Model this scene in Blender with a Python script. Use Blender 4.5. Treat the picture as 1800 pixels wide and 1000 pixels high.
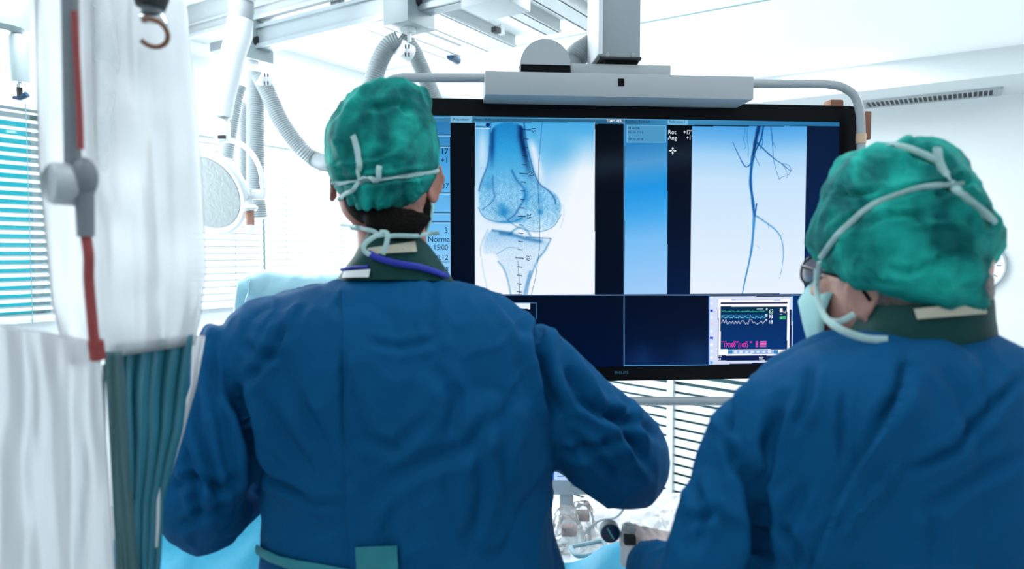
import bpy, bmesh, math, random
import numpy as np
from mathutils import Vector, Matrix, noise
from mathutils.bvhtree import BVHTree

for o in list(bpy.data.objects):
    bpy.data.objects.remove(o)
SC = bpy.context.scene
COL = SC.collection
random.seed(5)
# ------------------------------------------------------------------ camera, world, exposure
EYE = 1.5
F = 1250.0
TILT = math.atan(60 / F)
cam_d = bpy.data.cameras.new('camera')
cam_d.sensor_width = 36
cam_d.lens = F / 1800 * 36
cam_d.clip_start = 0.02
cam_d.dof.use_dof = True
cam_d.dof.focus_distance = 2.1
cam_d.dof.aperture_fstop = 3.5
cam = bpy.data.objects.new('camera', cam_d)
cam.location = (0, 0, EYE)
cam.rotation_euler = (math.pi / 2 - TILT, 0, 0)
COL.objects.link(cam)
SC.camera = cam
W = bpy.data.worlds.new('world')
SC.world = W
W.use_nodes = True
W.node_tree.nodes['Background'].inputs[0].default_value = (0.86, 0.94, 1.0, 1)
W.node_tree.nodes['Background'].inputs[1].default_value = 1.6
vs = SC.view_settings
vs.view_transform = 'Standard'
vs.look = 'None'
vs.gamma = 1
vs.use_curve_mapping = False
vs.exposure = 0.0

CT, ST = math.cos(TILT), math.sin(TILT)
CAM = Vector((0, 0, EYE))
def ray(px, py):
    cx, cy = (px - 900) / F, -(py - 500) / F
    d = Vector((cx, CT + cy * ST, -ST + cy * CT))
    return d / d.y
def P(px, py, d):
    return CAM + ray(px, py) * d
def project(co):                       # Nx3 -> px, py
    rel = co - np.array([0, 0, EYE])
    fw = rel[:, 1] * CT - rel[:, 2] * ST
    up = rel[:, 1] * ST + rel[:, 2] * CT
    return 900 + F * rel[:, 0] / fw, 500 - F * up / fw
# room axes: u runs along the window wall, v runs along the far wall
UX = Vector((.539, .842, 0)).normalized()
VX = Vector((-UX.y, UX.x, 0))
def R(u, v, z):
    return UX * u + VX * v + Vector((0, 0, z))
RM = Matrix(((UX.x, VX.x, 0, 0), (UX.y, VX.y, 0, 0), (0, 0, 1, 0), (0, 0, 0, 1)))

# ------------------------------------------------------------------ added ceiling lamps and window daylight
def area_light(name, loc, rot_m, sx, sy, power, col=(0.93, 0.98, 1.0)):
    L = bpy.data.lights.new(name, 'AREA')
    L.shape = 'RECTANGLE'; L.size = sx; L.size_y = sy; L.energy = power; L.color = col
    o = bpy.data.objects.new(name, L)
    o.matrix_world = Matrix.Translation(loc) @ rot_m
    COL.objects.link(o)
    return o
for (u, v, p) in ((1.4, 2.9, 70), (3.6, 1.2, 80), (3.6, 3.3, 80), (5.6, 1.0, 100), (5.6, 3.3, 90), (1.3, 0.1, 22), (4.4, -1.2, 70), (-.5, .6, 22)):  # lamps added under the ceiling to whiten room and gowns, no fixtures known
    area_light('ceiling_fill_light', R(u, v, 2.93), RM @ Matrix.Identity(4), 1.2, 0.6, p * .58 if u > 2 else p * .5)
# daylight through the window wall
area_light('window_daylight', R(3.2, 4.05, 1.7), RM @ Matrix.Rotation(-math.pi / 2, 4, 'X'), 2.2, 1.1, 90, (0.88, 0.97, 1.0))
area_light('window_daylight', R(1.2, 4.05, 1.7), RM @ Matrix.Rotation(-math.pi / 2, 4, 'X'), 1.3, 1.1, 70, (0.88, 0.97, 1.0))

# ------------------------------------------------------------------ materials
def s2l(c):
    c = c / 255 if c > 1 else c
    return c / 12.92 if c <= .04045 else ((c + .055) / 1.055) ** 2.4
def rgb(r, g, b):
    return (s2l(r / 255), s2l(g / 255), s2l(b / 255), 1)
def mat(name, col, rough=.5, metal=0, var=.06, vscale=12, bump=0, bscale=60, sheen=0, trans=0, alpha=1, emit=None, spec=.5, sss=0, coords='Object'):
    m = bpy.data.materials.new(name)
    m.use_nodes = True
    nt = m.node_tree
    b = nt.nodes['Principled BSDF']
    tc = nt.nodes.new('ShaderNodeTexCoord')
    n = nt.nodes.new('ShaderNodeTexNoise')
    n.inputs['Scale'].default_value = vscale
    n.inputs['Detail'].default_value = 4
    nt.links.new(tc.outputs[coords], n.inputs['Vector'])
    mx = nt.nodes.new('ShaderNodeMix')
    mx.data_type = 'RGBA'
    c = col[:3]
    mx.inputs[6].default_value = (*[x * (1 - var) for x in c], 1)
    mx.inputs[7].default_value = (*[min(1, x * (1 + var)) for x in c], 1)
    nt.links.new(n.outputs[0], mx.inputs[0])
    nt.links.new(mx.outputs[2], b.inputs['Base Color'])
    b.inputs['Roughness'].default_value = rough
    b.inputs['Metallic'].default_value = metal
    b.inputs['Specular IOR Level'].default_value = spec
    if sheen:
        b.inputs['Sheen Weight'].default_value = sheen
        b.inputs['Sheen Roughness'].default_value = .5
    if sss:
        b.inputs['Subsurface Weight'].default_value = sss
        b.inputs['Subsurface Radius'].default_value = (.01, .004, .002)
    b.inputs['Transmission Weight'].default_value = trans
    b.inputs['Alpha'].default_value = alpha
    if emit:
        b.inputs['Emission Color'].default_value = (*emit[:3], 1)
        b.inputs['Emission Strength'].default_value = 1
    if bump:
        n2 = nt.nodes.new('ShaderNodeTexNoise')
        n2.inputs['Scale'].default_value = bscale
        n2.inputs['Detail'].default_value = 5
        nt.links.new(tc.outputs[coords], n2.inputs['Vector'])
        bp = nt.nodes.new('ShaderNodeBump')
        bp.inputs['Strength'].default_value = bump
        bp.inputs['Distance'].default_value = .01
        nt.links.new(n2.outputs[0], bp.inputs['Height'])
        nt.links.new(bp.outputs[0], b.inputs['Normal'])
    return m
def sheet_mat(name, col, clear=.3, transl=.6, rough=.25, noise_scale=9):
    """thin plastic film: partly clear, partly translucent, glossy"""
    m = bpy.data.materials.new(name); m.use_nodes = True
    nt = m.node_tree; nt.nodes.clear()
    N = nt.nodes.new
    out = N('ShaderNodeOutputMaterial'); tr = N('ShaderNodeBsdfTransparent'); tl = N('ShaderNodeBsdfTranslucent')
    df = N('ShaderNodeBsdfDiffuse'); gl = N('ShaderNodeBsdfGlossy'); gl.inputs['Roughness'].default_value = rough
    for x in (tl, df): x.inputs[0].default_value = col
    tr.inputs[0].default_value = (*[min(1, c + .15) for c in col[:3]], 1)
    m1 = N('ShaderNodeMixShader'); m1.inputs[0].default_value = transl
    nt.links.new(df.outputs[0], m1.inputs[1]); nt.links.new(tl.outputs[0], m1.inputs[2])
    tc = N('ShaderNodeTexCoord'); nz = N('ShaderNodeTexNoise'); nz.inputs['Scale'].default_value = noise_scale
    nt.links.new(tc.outputs['Object'], nz.inputs['Vector'])
    mr = N('ShaderNodeMapRange'); mr.inputs[1].default_value = .3; mr.inputs[2].default_value = .7
    mr.inputs[3].default_value = clear * .6; mr.inputs[4].default_value = min(1, clear * 1.4)
    nt.links.new(nz.outputs[0], mr.inputs[0])
    m2 = N('ShaderNodeMixShader')
    nt.links.new(mr.outputs[0], m2.inputs[0]); nt.links.new(m1.outputs[0], m2.inputs[1]); nt.links.new(tr.outputs[0], m2.inputs[2])
    fr = N('ShaderNodeFresnel'); fr.inputs[0].default_value = 1.35
    m3 = N('ShaderNodeMixShader')
    nt.links.new(fr.outputs[0], m3.inputs[0]); nt.links.new(m2.outputs[0], m3.inputs[1]); nt.links.new(gl.outputs[0], m3.inputs[2])
    nt.links.new(m3.outputs[0], out.inputs[0])
    return m

def cap_mat():
    """crinkled nonwoven: fibrous noise, light shows through the thin parts"""
    m = mat('cap_nonwoven', (.0, .33, .27), rough=.75, var=.0, bump=.35, bscale=90, spec=.25)
    nt = m.node_tree
    b = nt.nodes['Principled BSDF']
    tc = nt.nodes.new('ShaderNodeTexCoord')
    n = nt.nodes.new('ShaderNodeTexNoise'); n.inputs['Scale'].default_value = 10; n.inputs['Detail'].default_value = 6
    n.inputs['Distortion'].default_value = 1.4
    nt.links.new(tc.outputs['Object'], n.inputs['Vector'])
    cr = nt.nodes.new('ShaderNodeValToRGB')
    cr.color_ramp.elements[0].position = .38; cr.color_ramp.elements[0].color = (0, .135, .145, 1)
    cr.color_ramp.elements[1].position = .66; cr.color_ramp.elements[1].color = (.015, .56, .47, 1)
    nt.links.new(n.outputs[0], cr.inputs[0]); nt.links.new(cr.outputs[0], b.inputs['Base Color'])
    out = nt.nodes['Material Output']
    tl = nt.nodes.new('ShaderNodeBsdfTranslucent'); tl.inputs[0].default_value = (0, .45, .38, 1)
    mx = nt.nodes.new('ShaderNodeMixShader'); mx.inputs[0].default_value = .3
    nt.links.new(b.outputs[0], mx.inputs[1]); nt.links.new(tl.outputs[0], mx.inputs[2]); nt.links.new(mx.outputs[0], out.inputs[0])
    return m

M = {}
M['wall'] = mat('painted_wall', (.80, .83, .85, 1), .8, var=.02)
M['ceil'] = mat('ceiling_paint', (.9, .92, .93, 1), .9, var=.01)
M['floor'] = mat('vinyl_floor', (.42, .46, .47, 1), .35, var=.03, vscale=30)
M['seam'] = mat('ceiling_seam', (.25, .4, .45, 1), .6)
M['white'] = mat('white_enamel', (.70, .73, .75, 1), .35, var=.02)
M['slat'] = mat('blind_slat', (.85, .87, .88, 1), .5, var=.01)
M['grey'] = mat('grey_enamel', (.45, .49, .52, 1), .4, var=.03)
M['mgrey'] = mat('mid_grey_enamel', (.17, .20, .22, 1), .45, var=.05)
M['carr'] = mat('carriage_enamel', (.25, .31, .33, 1), .4, var=.03)
M['beamw'] = mat('beam_enamel', (.45, .49, .51, 1), .4, var=.03)
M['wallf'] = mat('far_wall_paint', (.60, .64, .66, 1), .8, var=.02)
M['lgrey'] = mat('light_grey_enamel', (.36, .395, .42, 1), .4, var=.03)
M['alu'] = mat('brushed_aluminium', (.30, .35, .38, 1), .35, metal=.3, var=.04)
M['dgrey'] = mat('dark_grey_metal', (.16, .19, .21, 1), .4, metal=.3)
M['black'] = mat('black_plastic', (.002, .0025, .004, 1), .3, spec=.12)
M['rubber'] = mat('black_rubber', (.01, .012, .015, 1), .6)
M['hose'] = mat('ribbed_hose', (.24, .28, .30, 1), .5, var=.03)
M['beige'] = mat('beige_plastic', (.62, .42, .29, 1), .5)
M['brown'] = mat('brown_leather', (.22, .09, .05, 1), .6)
M['red'] = mat('red_strap', (.30, .045, .045, 1), .5, var=.2)
M['chrome'] = mat('chrome', (.8, .82, .83, 1), .1, metal=1)
M['gown'] = mat('gown_fabric', (.0002, .076, .205, 1), .8, var=.07, vscale=7, bump=.12, bscale=420, spec=.12)
M['gown2'] = mat('gown_fabric_binding', (.001, .085, .27, 1), .8, spec=.15)
M['tape'] = mat('teal_adhesive_tape', (.01, .20, .25, 1), .6)
M['cap'] = cap_mat()
M['tie'] = mat('tie_tape', (.42, .62, .62, 1), .8, bump=.2, bscale=200)
M['mask'] = mat('mask_fabric', (.35, .62, .62, 1), .8)
M['skin'] = mat('skin', (.40, .16, .115, 1), .5, var=.12, vscale=25, bump=.1, bscale=150, sss=.1)
M['skin2'] = mat('fair_skin', (.50, .27, .22, 1), .5, var=.1, vscale=25, bump=.1, bscale=150, sss=.1)
M['hair'] = mat('dark_hair', (.004, .0025, .002, 1), .8, spec=.15, var=.4, vscale=120, bump=.6, bscale=260)
M['hairg'] = mat('grey_hair', (.16, .13, .12, 1), .55, var=.4, vscale=120, bump=.6, bscale=260)
M['collar'] = mat('lead_collar', (.001, .045, .042, 1), .6, spec=.2, var=.15, bump=.1)
M['velcro'] = mat('velcro_patch', (.55, .52, .42, 1), .9, bump=.4, bscale=200)
M['label'] = mat('white_cloth_label', (.72, .76, .78, 1), .8)
M['ribbon'] = mat('royal_blue_ribbon', (.005, .02, .35, 1), .6)
M['eye'] = mat('eye', (.7, .68, .65, 1), .2)
M['lens'] = mat('spectacle_lens', (.9, .95, 1, 1), .05, trans=.85)
M['glove'] = mat('latex_glove', (.72, .58, .54, 1), .45)
M['film'] = sheet_mat('clear_plastic_film', (.97, .98, 1, 1), clear=.22, transl=.72)
M['film2'] = sheet_mat('milky_plastic_film', (.93, .95, .98, 1), clear=.16, transl=.5, noise_scale=4)
M['film3'] = sheet_mat('thin_clear_film', (.9, .95, .97, 1), clear=.75, transl=.6)
M['lead'] = mat('lead_rubber', (.045, .12, .135, 1), .45, var=.2, vscale=5)
M['leadt'] = mat('lead_rubber_teal', (.03, .19, .26, 1), .35, var=.35, vscale=4, spec=.6)
M['drape'] = mat('blue_surgical_drape', (.02, .40, .62, 1), .6, var=.12, bump=.2, bscale=30)
M['pdrape'] = mat('pale_blue_drape', (.38, .68, .80, 1), .5, var=.1, vscale=6, bump=.2, bscale=12)
M['cable'] = mat('dark_blue_cable', (.005, .04, .09, 1), .4)
M['teal_grey'] = mat('teal_grey_panel', (.05, .16, .20, 1), .5)
M['clock'] = mat('clock_face', (.8, .82, .82, 1), .5)
M['foam'] = mat('brown_sponge', (.36, .19, .15, 1), .9, bump=.5, bscale=90)
M['lampface'] = mat('lamp_glass_mosaic', (.38, .42, .43, 1), .3, var=.14, vscale=40, bump=.2, bscale=60)
M['dial'] = mat('gauge_dial', (.002, .02, .07, 1), .15)
M['dialneedle'] = mat('gauge_needle', (.1, .5, .55, 1), .5)
def emis(name, c, s=1):
    m = bpy.data.materials.new(name); m.use_nodes = True
    nt = m.node_tree; nt.nodes.clear()
    o = nt.nodes.new('ShaderNodeOutputMaterial'); e = nt.nodes.new('ShaderNodeEmission')
    e.inputs[0].default_value = c; e.inputs[1].default_value = s
    nt.links.new(e.outputs[0], o.inputs[0]); return m
gl = bpy.data.materials.new('tinted_window_glass'); gl.use_nodes = True
nt = gl.node_tree; nt.nodes.clear()
o_ = nt.nodes.new('ShaderNodeOutputMaterial'); t_ = nt.nodes.new('ShaderNodeBsdfTransparent'); g_ = nt.nodes.new('ShaderNodeBsdfGlossy')
g_.inputs['Roughness'].default_value = .05
t_.inputs[0].default_value = (.12, .60, .66, 1); x_ = nt.nodes.new('ShaderNodeMixShader'); x_.inputs[0].default_value = .05
nt.links.new(t_.outputs[0], x_.inputs[1]); nt.links.new(g_.outputs[0], x_.inputs[2]); nt.links.new(x_.outputs[0], o_.inputs[0])
M['glass'] = gl

# ------------------------------------------------------------------ mesh helpers
class MB:
    def __init__(s): s.v = []; s.f = []
    def add(s, v, f):
        n = len(s.v); s.v += [tuple(x) for x in v]; s.f += [tuple(i + n for i in q) for q in f]; return s
    def box(s, c, size, m=None, bev=0):
        """box centred at c in frame m (4x4); optional bevel"""
        bm = bmesh.new(); bmesh.ops.create_cube(bm, size=1)
        for v in bm.verts: v.co = Vector((v.co.x * size[0], v.co.y * size[1], v.co.z * size[2]))
        if bev: bmesh.ops.bevel(bm, geom=bm.edges[:], offset=bev, segments=2, affect='EDGES', profile=.6)
        T = (m or Matrix.Identity(4)) @ Matrix.Translation(c)
        bm.verts.index_update()
        s.add([T @ v.co for v in bm.verts], [[v.index for v in f.verts] for f in bm.faces]); bm.free(); return s
    def prism(s, pts, d, m):
        """2-D outline (x,z) extruded along y 0..d in frame m"""
        n = len(pts)
        v = [m @ Vector((x, 0, z)) for x, z in pts] + [m @ Vector((x, d, z)) for x, z in pts]
        f = [list(range(n)), list(range(2 * n - 1, n - 1, -1))] + [[i, i + n, (i + 1) % n + n, (i + 1) % n] for i in range(n)]
        return s.add(v, f)
    def tube(s, path, rad, n=14, rib=0, ribn=0, flat=1, side=None, cap=True):
        path = [Vector(p) for p in path]
        if not hasattr(rad, '__len__'): rad = [rad] * len(path)
        T = []
        for i in range(len(path)):
            a = path[max(0, i - 1)]; b = path[min(len(path) - 1, i + 1)]
            T.append((b - a).normalized())
        per = bool(side) and hasattr(side[0], '__len__')
        up = (Vector(side[0]) if per else Vector(side)) if side else (Vector((0, 0, 1)) if abs(T[0].z) < .9 else Vector((1, 0, 0)))
        N = (up - T[0] * up.dot(T[0])).normalized()
        vs_ = []
        for i, p in enumerate(path):
            if side: N = Vector(side[i]) if per else Vector(side)
            N = (N - T[i] * N.dot(T[i])).normalized()
            B = T[i].cross(N)
            for k in range(n):
                a = 2 * math.pi * k / n
                vs_.append(p + N * (math.cos(a) * rad[i] * flat) + B * (math.sin(a) * rad[i]))
        L = len(path); f = []
        for i in range(L - 1):
            for k in range(n):
                f.append((i * n + k, i * n + (k + 1) % n, (i + 1) * n + (k + 1) % n, (i + 1) * n + k))
        if cap: f.append(tuple(range(n))[::-1]); f.append(tuple((L - 1) * n + k for k in range(n)))
        return s.add(vs_, f)
    def sphere(s, c, r, m=None, seg=20):
        if not hasattr(r, '__len__'): r = (r, r, r)
        bm = bmesh.new(); bmesh.ops.create_uvsphere(bm, u_segments=seg, v_segments=seg * 2 // 3, radius=1)
        T = (m or Matrix.Identity(4)) @ Matrix.Translation(c)
        bm.verts.index_update()
        s.add([T @ Vector((v.co.x * r[0], v.co.y * r[1], v.co.z * r[2])) for v in bm.verts], [[v.index for v in f.verts] for f in bm.faces])
        bm.free(); return s
    def cyl(s, a, b, r, n=24): return s.tube([a, b], r, n)
    def loft(s, rings):
        n = len(rings[0]); v = [p for r in rings for p in r]; f = []
        for i in range(len(rings) - 1):
            for k in range(n):
                f.append((i * n + k, i * n + (k + 1) % n, (i + 1) * n + (k + 1) % n, (i + 1) * n + k))
        f.append(tuple(range(n))[::-1]); f.append(tuple((len(rings) - 1) * n + k for k in range(n)))
        return s.add(v, f)
    def mesh(s, name, smooth=True):
        me = bpy.data.meshes.new(name); me.from_pydata(s.v, [], s.f); me.validate()
        bm = bmesh.new(); bm.from_mesh(me); bmesh.ops.recalc_face_normals(bm, faces=bm.faces[:]); bm.to_mesh(me); bm.free()
        if smooth: smooth_mesh(me)
        return me
    def build(s, name, m, parent=None, smooth=True, **kw):
        return link(name, s.mesh(name, smooth), m, parent, **kw)
def smooth_mesh(me, ang=38):
    me.polygons.foreach_set('use_smooth', [True] * len(me.polygons))
    try: me.set_sharp_from_angle(angle=math.radians(ang))
    except Exception: pass
def link(name, me, m, parent=None, label=None, cat=None, group=None, kind=None):
    o = bpy.data.objects.new(name, me)
    if m is not None and not len(me.materials): me.materials.append(m)
    COL.objects.link(o)
    if parent is not None:
        o.parent = parent
        o.matrix_parent_inverse = parent.matrix_basis.inverted()
        if parent.parent is not None:
            o.matrix_parent_inverse = Matrix.Identity(4)
    for k, v in (('label', label), ('category', cat), ('group', group), ('kind', kind)):
        if v: o[k] = v
    return o
def empty(name, loc, label, cat, group=None):
    o = bpy.data.objects.new(name, None); o.location = loc; o.empty_display_size = .05; COL.objects.link(o)
    o['label'] = label; o['category'] = cat
    if group: o['group'] = group
    return o
def catmull(pts, n=10):
    pts = [Vector(p) for p in pts]; out = []
    for i in range(len(pts) - 1):
        p0 = pts[max(0, i - 1)]; p1 = pts[i]; p2 = pts[i + 1]; p3 = pts[min(len(pts) - 1, i + 2)]
        for k in range(n):
            t = k / n
            out.append(.5 * ((2 * p1) + (p2 - p0) * t + (2 * p0 - 5 * p1 + 4 * p2 - p3) * t * t + (3 * p1 - p0 - 3 * p2 + p3) * t ** 3))
    out.append(pts[-1]); return out
def interp(v, n=10):
    out = []
    for i in range(len(v) - 1):
        for k in range(n): out.append(v[i] + (v[i + 1] - v[i]) * k / n)
    out.append(v[-1]); return out
def struct(o): o['kind'] = 'structure'; return o
def rrect(w, h, r, n=6):
    pts = []
    for cx, cz, a0 in ((w / 2 - r, h / 2 - r, 0), (-w / 2 + r, h / 2 - r, 90), (-w / 2 + r, -h / 2 + r, 180), (w / 2 - r, -h / 2 + r, 270)):
        for k in range(n + 1):
            a = math.radians(a0 + 90 * k / n); pts.append((cx + r * math.cos(a), cz + r * math.sin(a)))
    return pts
def voxel(mb, size, smooth=4, fac=.5):
    """union of closed shapes as one continuous skin"""
    me = mb.mesh('tmp', False); o = bpy.data.objects.new('tmp', me); COL.objects.link(o)
    r = o.modifiers.new('r', 'REMESH'); r.mode = 'VOXEL'; r.voxel_size = size
    if smooth:
        sm = o.modifiers.new('s', 'SMOOTH'); sm.iterations = smooth; sm.factor = fac
    dg = bpy.context.evaluated_depsgraph_get(); dg.update()
    out = bpy.data.meshes.new_from_object(o.evaluated_get(dg))
    bpy.data.objects.remove(o); bpy.data.meshes.remove(me)
    out.polygons.foreach_set('use_smooth', [True] * len(out.polygons))
    return out
def get_co(me):
    a = np.empty(len(me.vertices) * 3); me.vertices.foreach_get('co', a); return a.reshape(-1, 3)
def get_no(me):
    a = np.empty(len(me.vertices) * 3); me.vertices.foreach_get('normal', a); return a.reshape(-1, 3)
def set_co(me, a): me.vertices.foreach_set('co', a.reshape(-1)); me.update()
def seg_dist(x, y, pts):
    """distance to polyline, parameter 0..1 along it, signed side"""
    best = np.full(x.shape, 1e9); par = np.zeros(x.shape); sgn = np.zeros(x.shape)
    L = [math.dist(pts[i], pts[i + 1]) for i in range(len(pts) - 1)]; tot = sum(L) or 1; acc = 0
    for i in range(len(pts) - 1):
        ax, ay = pts[i]; bx, by = pts[i + 1]; dx, dy = bx - ax, by - ay; l2 = dx * dx + dy * dy or 1e-9
        t = np.clip(((x - ax) * dx + (y - ay) * dy) / l2, 0, 1)
        d = np.hypot(x - ax - t * dx, y - ay - t * dy)
        m = d < best
        best = np.where(m, d, best); par = np.where(m, (acc + t * L[i]) / tot, par)
        sgn = np.where(m, np.sign((x - ax) * dy - (y - ay) * dx), sgn)
        acc += L[i]
    return best, par, sgn
def folds(me, creases, low=.004, lscale=5, seed=0, stretch=(1, 1, .6)):
    """cloth folds: ridges and valleys pressed along lines, plus loose undulation"""
    co = get_co(me); no = get_no(me); px, py = project(co)
    view = np.array([0, 0, EYE]) - co; view /= np.linalg.norm(view, axis=1)[:, None]
    facing = np.clip((no * view).sum(1) * 3 + .3, 0, 1)
    disp = np.zeros(len(co))
    for c in creases:
        pts, w, amp = c[0], c[1], c[2]; kind = c[3] if len(c) > 3 else 'v'
        d, t, s = seg_dist(px, py, pts)
        taper = np.clip(np.minimum(t, 1 - t) * 5 + .15, 0, 1)
        if kind == 'v': g = -np.exp(-(d / w) ** 2) + .55 * np.exp(-((d - 1.7 * w) / w) ** 2)
        elif kind == 'r': g = np.exp(-(d / w) ** 2) - .3 * np.exp(-((d - 1.8 * w) / w) ** 2)
        else: g = np.where(s > 0, np.exp(-(d / (w * 4))), -.35 * np.exp(-(d / w))); taper = np.clip(np.minimum(t, 1 - t) * 12 + .05, 0, 1)
        disp += 1.35 * amp * g * taper * facing
    nz = np.array([noise.noise(Vector((p[0] * lscale * stretch[0] + seed, p[1] * lscale * stretch[1], p[2] * lscale * stretch[2]))) +
                   .45 * noise.noise(Vector((p[0] * lscale * 2.7 + seed, p[1] * lscale * 2.7, p[2] * lscale * 1.5 + 9))) for p in co])
    rid = np.array([(1 - abs(noise.noise(Vector((p[0] * lscale * 1.1 + seed + 4 + p[2] * 2, p[1] * lscale * .8, p[2] * lscale * .55 - p[0] * 2))))) ** 9 for p in co])
    rid2 = np.array([(1 - abs(noise.noise(Vector((p[0] * lscale * 2.6 + seed + 14 - p[2] * 4, p[1] * lscale * 1.6, p[2] * lscale * 1.5 + p[0] * 5))))) ** 8 for p in co])
    disp += low * nz - low * .55 * rid + low * .35 * rid2
    set_co(me, co + no * disp[:, None])
def bvh_of(me):
    return BVHTree.FromPolygons([v.co.copy() for v in me.vertices], [tuple(p.vertices) for p in me.polygons])
def lay(trees, pts, lift=.002, n=8, fallback=1.0):
    """lay a drawn strip onto a built surface, seen along the lines from the eye"""
    out = []; nor = []
    for p in catmull([Vector((a, b, 0)) for a, b in pts], n):
        r = ray(p.x, p.y).normalized(); best = None
        for t in trees:
            h = t.ray_cast(CAM, r)
            if h[0] is not None and (best is None or h[3] < best[3]): best = h
        if best is not None: out.append(best[0] + best[1] * lift if best[1].dot(r) < 0 else best[0] - r * lift); nor.append(best[1]); fallback = best[0].y
        else: out.append(P(p.x, p.y, fallback)); nor.append(-r)
    # relax
    for _ in range(3):
        for i in range(1, len(out) - 1): out[i] = out[i] * .5 + (out[i - 1] + out[i + 1]) * .25
    return out, nor
def strip(trees, pts, wpx, d, thick=.0012, lift=.0025, fallback=1.0, mb=None):
    o, n = lay(trees, pts, lift, fallback=fallback)
    r = wpx / 2 * d / F
    mb = mb or MB()
    return mb.tube(o, r, 10, flat=thick / r, side=n)
def patch(trees, quad, mat_, name, parent, thick=.002, lift=.002, nx=14, ny=6, label=None, d=1.0):
    """a flat patch that follows the cloth below it"""
    g = []; 
    for j in range(ny + 1):
        for i in range(nx + 1):
            a, b = i / nx, j / ny
            x = (quad[0][0] * (1 - a) + quad[1][0] * a) * (1 - b) + (quad[3][0] * (1 - a) + quad[2][0] * a) * b
            y = (quad[0][1] * (1 - a) + quad[1][1] * a) * (1 - b) + (quad[3][1] * (1 - a) + quad[2][1] * a) * b
            r = ray(x, y).normalized(); best = None
            for t in trees:
                h = t.ray_cast(CAM, r)
                if h[0] is not None and (best is None or h[3] < best[3]): best = h
            g.append((best[0] - r * lift) if best is not None else P(x, y, d))
    n = len(g); v = g + [p - (p - CAM).normalized() * thick for p in g]; f = []
    W_ = nx + 1
    for j in range(ny):
        for i in range(nx):
            a = j * W_ + i; f.append((a, a + 1, a + W_ + 1, a + W_)); f.append((a + n, a + W_ + n, a + W_ + 1 + n, a + 1 + n))
    rim = [i for i in range(W_)] + [W_ * (j + 1) - 1 for j in range(1, ny + 1)] + [W_ * ny + i for i in range(nx - 1, -1, -1)] + [W_ * j for j in range(ny - 1, 0, -1)]
    for k in range(len(rim)):
        a, b = rim[k], rim[(k + 1) % len(rim)]; f.append((a, b, b + n, a + n))
    return MB().add(v, f).build(name, mat_, parent, label=label)

# ------------------------------------------------------------------ the room
CE = 2.95; VL = 4.2; UF = 7.05; VR = -2.3; UB = -2.6
def slab(name, u0, u1, v0, v1, z0, z1, m):
    return struct(MB().box(((u0 + u1) / 2, (v0 + v1) / 2, (z0 + z1) / 2), (u1 - u0, v1 - v0, z1 - z0), RM).build(name, m, None, False))
slab('floor', UB, UF + .2, VR - .2, VL + .2, -.1, 0, M['floor'])
slab('ceiling', UB, UF + .2, VR - .2, VL + .2, CE, CE + .1, M['ceil'])
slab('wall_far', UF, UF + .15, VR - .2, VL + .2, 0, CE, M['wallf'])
slab('wall_right', UB, UF, VR - .15, VR, 0, CE, M['wall'])
slab('wall_back', UB - .15, UB, VR - .2, VL + .2, 0, CE, M['wall'])
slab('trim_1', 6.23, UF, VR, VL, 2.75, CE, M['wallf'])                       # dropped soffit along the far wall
slab('trim_2', 4.325, 4.337, VR, VL, CE - .004, CE + .002, M['seam'])         # joint across the ceiling
# window wall with three openings
WIN = [(.5, 1.9), (2.25, 3.21), (3.33, 4.35)]
ZB, ZT = 1.12, 2.24
wl = MB()
us = [UB] + [x for w in WIN for x in w] + [UF]
for i in range(0, len(us), 2):
    a, b = us[i], us[i + 1]; wl.box(((a + b) / 2, VL + .08, CE / 2), (b - a, .16, CE), RM)
for a, b in WIN:
    wl.box(((a + b) / 2, VL + .08, ZB / 2), (b - a, .16, ZB), RM)
    wl.box(((a + b) / 2, VL + .08, (ZT + CE) / 2), (b - a, .16, CE - ZT), RM)
struct(wl.build('wall_left', M['wall'], None, False))
for k, (a, b) in enumerate(WIN):
    fr = MB()
    for z in (ZB + .02, ZT - .02): fr.box(((a + b) / 2, VL + .1, z), (b - a, .05, .04), RM)
    for u in (a + .02, b - .02): fr.box((u, VL + .1, (ZB + ZT) / 2), (.04, .05, ZT - ZB), RM)
    wf = struct(fr.build('window_%d' % (k + 1), M['white'], None, False))
    MB().box(((a + b) / 2, VL + .11, (ZB + ZT) / 2), (b - a - .02, .006, ZT - ZB - .02), RM).build('pane', M['glass'], wf, False)
# venetian blinds
def blind(a, b, tilt, label, cordu):
    root = empty('venetian_blind', R((a + b) / 2, VL - .04, ZT + .02), label, 'blind', 'venetian blinds on the window wall')
    MB().box(((a + b) / 2, VL - .04, ZT + .015), (b - a + .1, .05, .04), RM).build('headrail', M['white'], root, False)
    sl = MB(); z = ZT - .02; hw = .0235; t = math.radians(tilt)
    while z > ZB + .02:
        pr = []
        for q in range(5):
            s_ = (q / 4 - .5) * 2 * hw; c_ = .003 * (1 - (q / 2 - 1) ** 2)
            pr.append((s_ * math.cos(t) - c_ * math.sin(t), s_ * math.sin(t) + c_ * math.cos(t)))
        vv = []
        for u in (a - .05, b + .05):
            for (dv, dz) in pr: vv.append(R(u, VL - .04 + dv, z + dz))
            for (dv, dz) in reversed(pr): vv.append(R(u, VL - .04 + dv, z + dz - .0014))
        n = 10
        sl.add(vv, [tuple(range(n)), tuple(range(2 * n - 1, n - 1, -1))] + [(i, i + n, (i + 1) % n + n, (i + 1) % n) for i in range(n)])
        z -= .0445
    sl.build('slats', M['slat'], root)
    MB().box(((a + b) / 2, VL - .04, ZB + .01), (b - a + .1, .04, .02), RM).build('bottom_rail', M['white'], root, False)
    for u in cordu:
        MB().cyl(R(u, VL - .066, ZB), R(u, VL - .066, ZT + .02), .0025, 6).build('ladder_cord', M['seam'], root)
    return root
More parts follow.
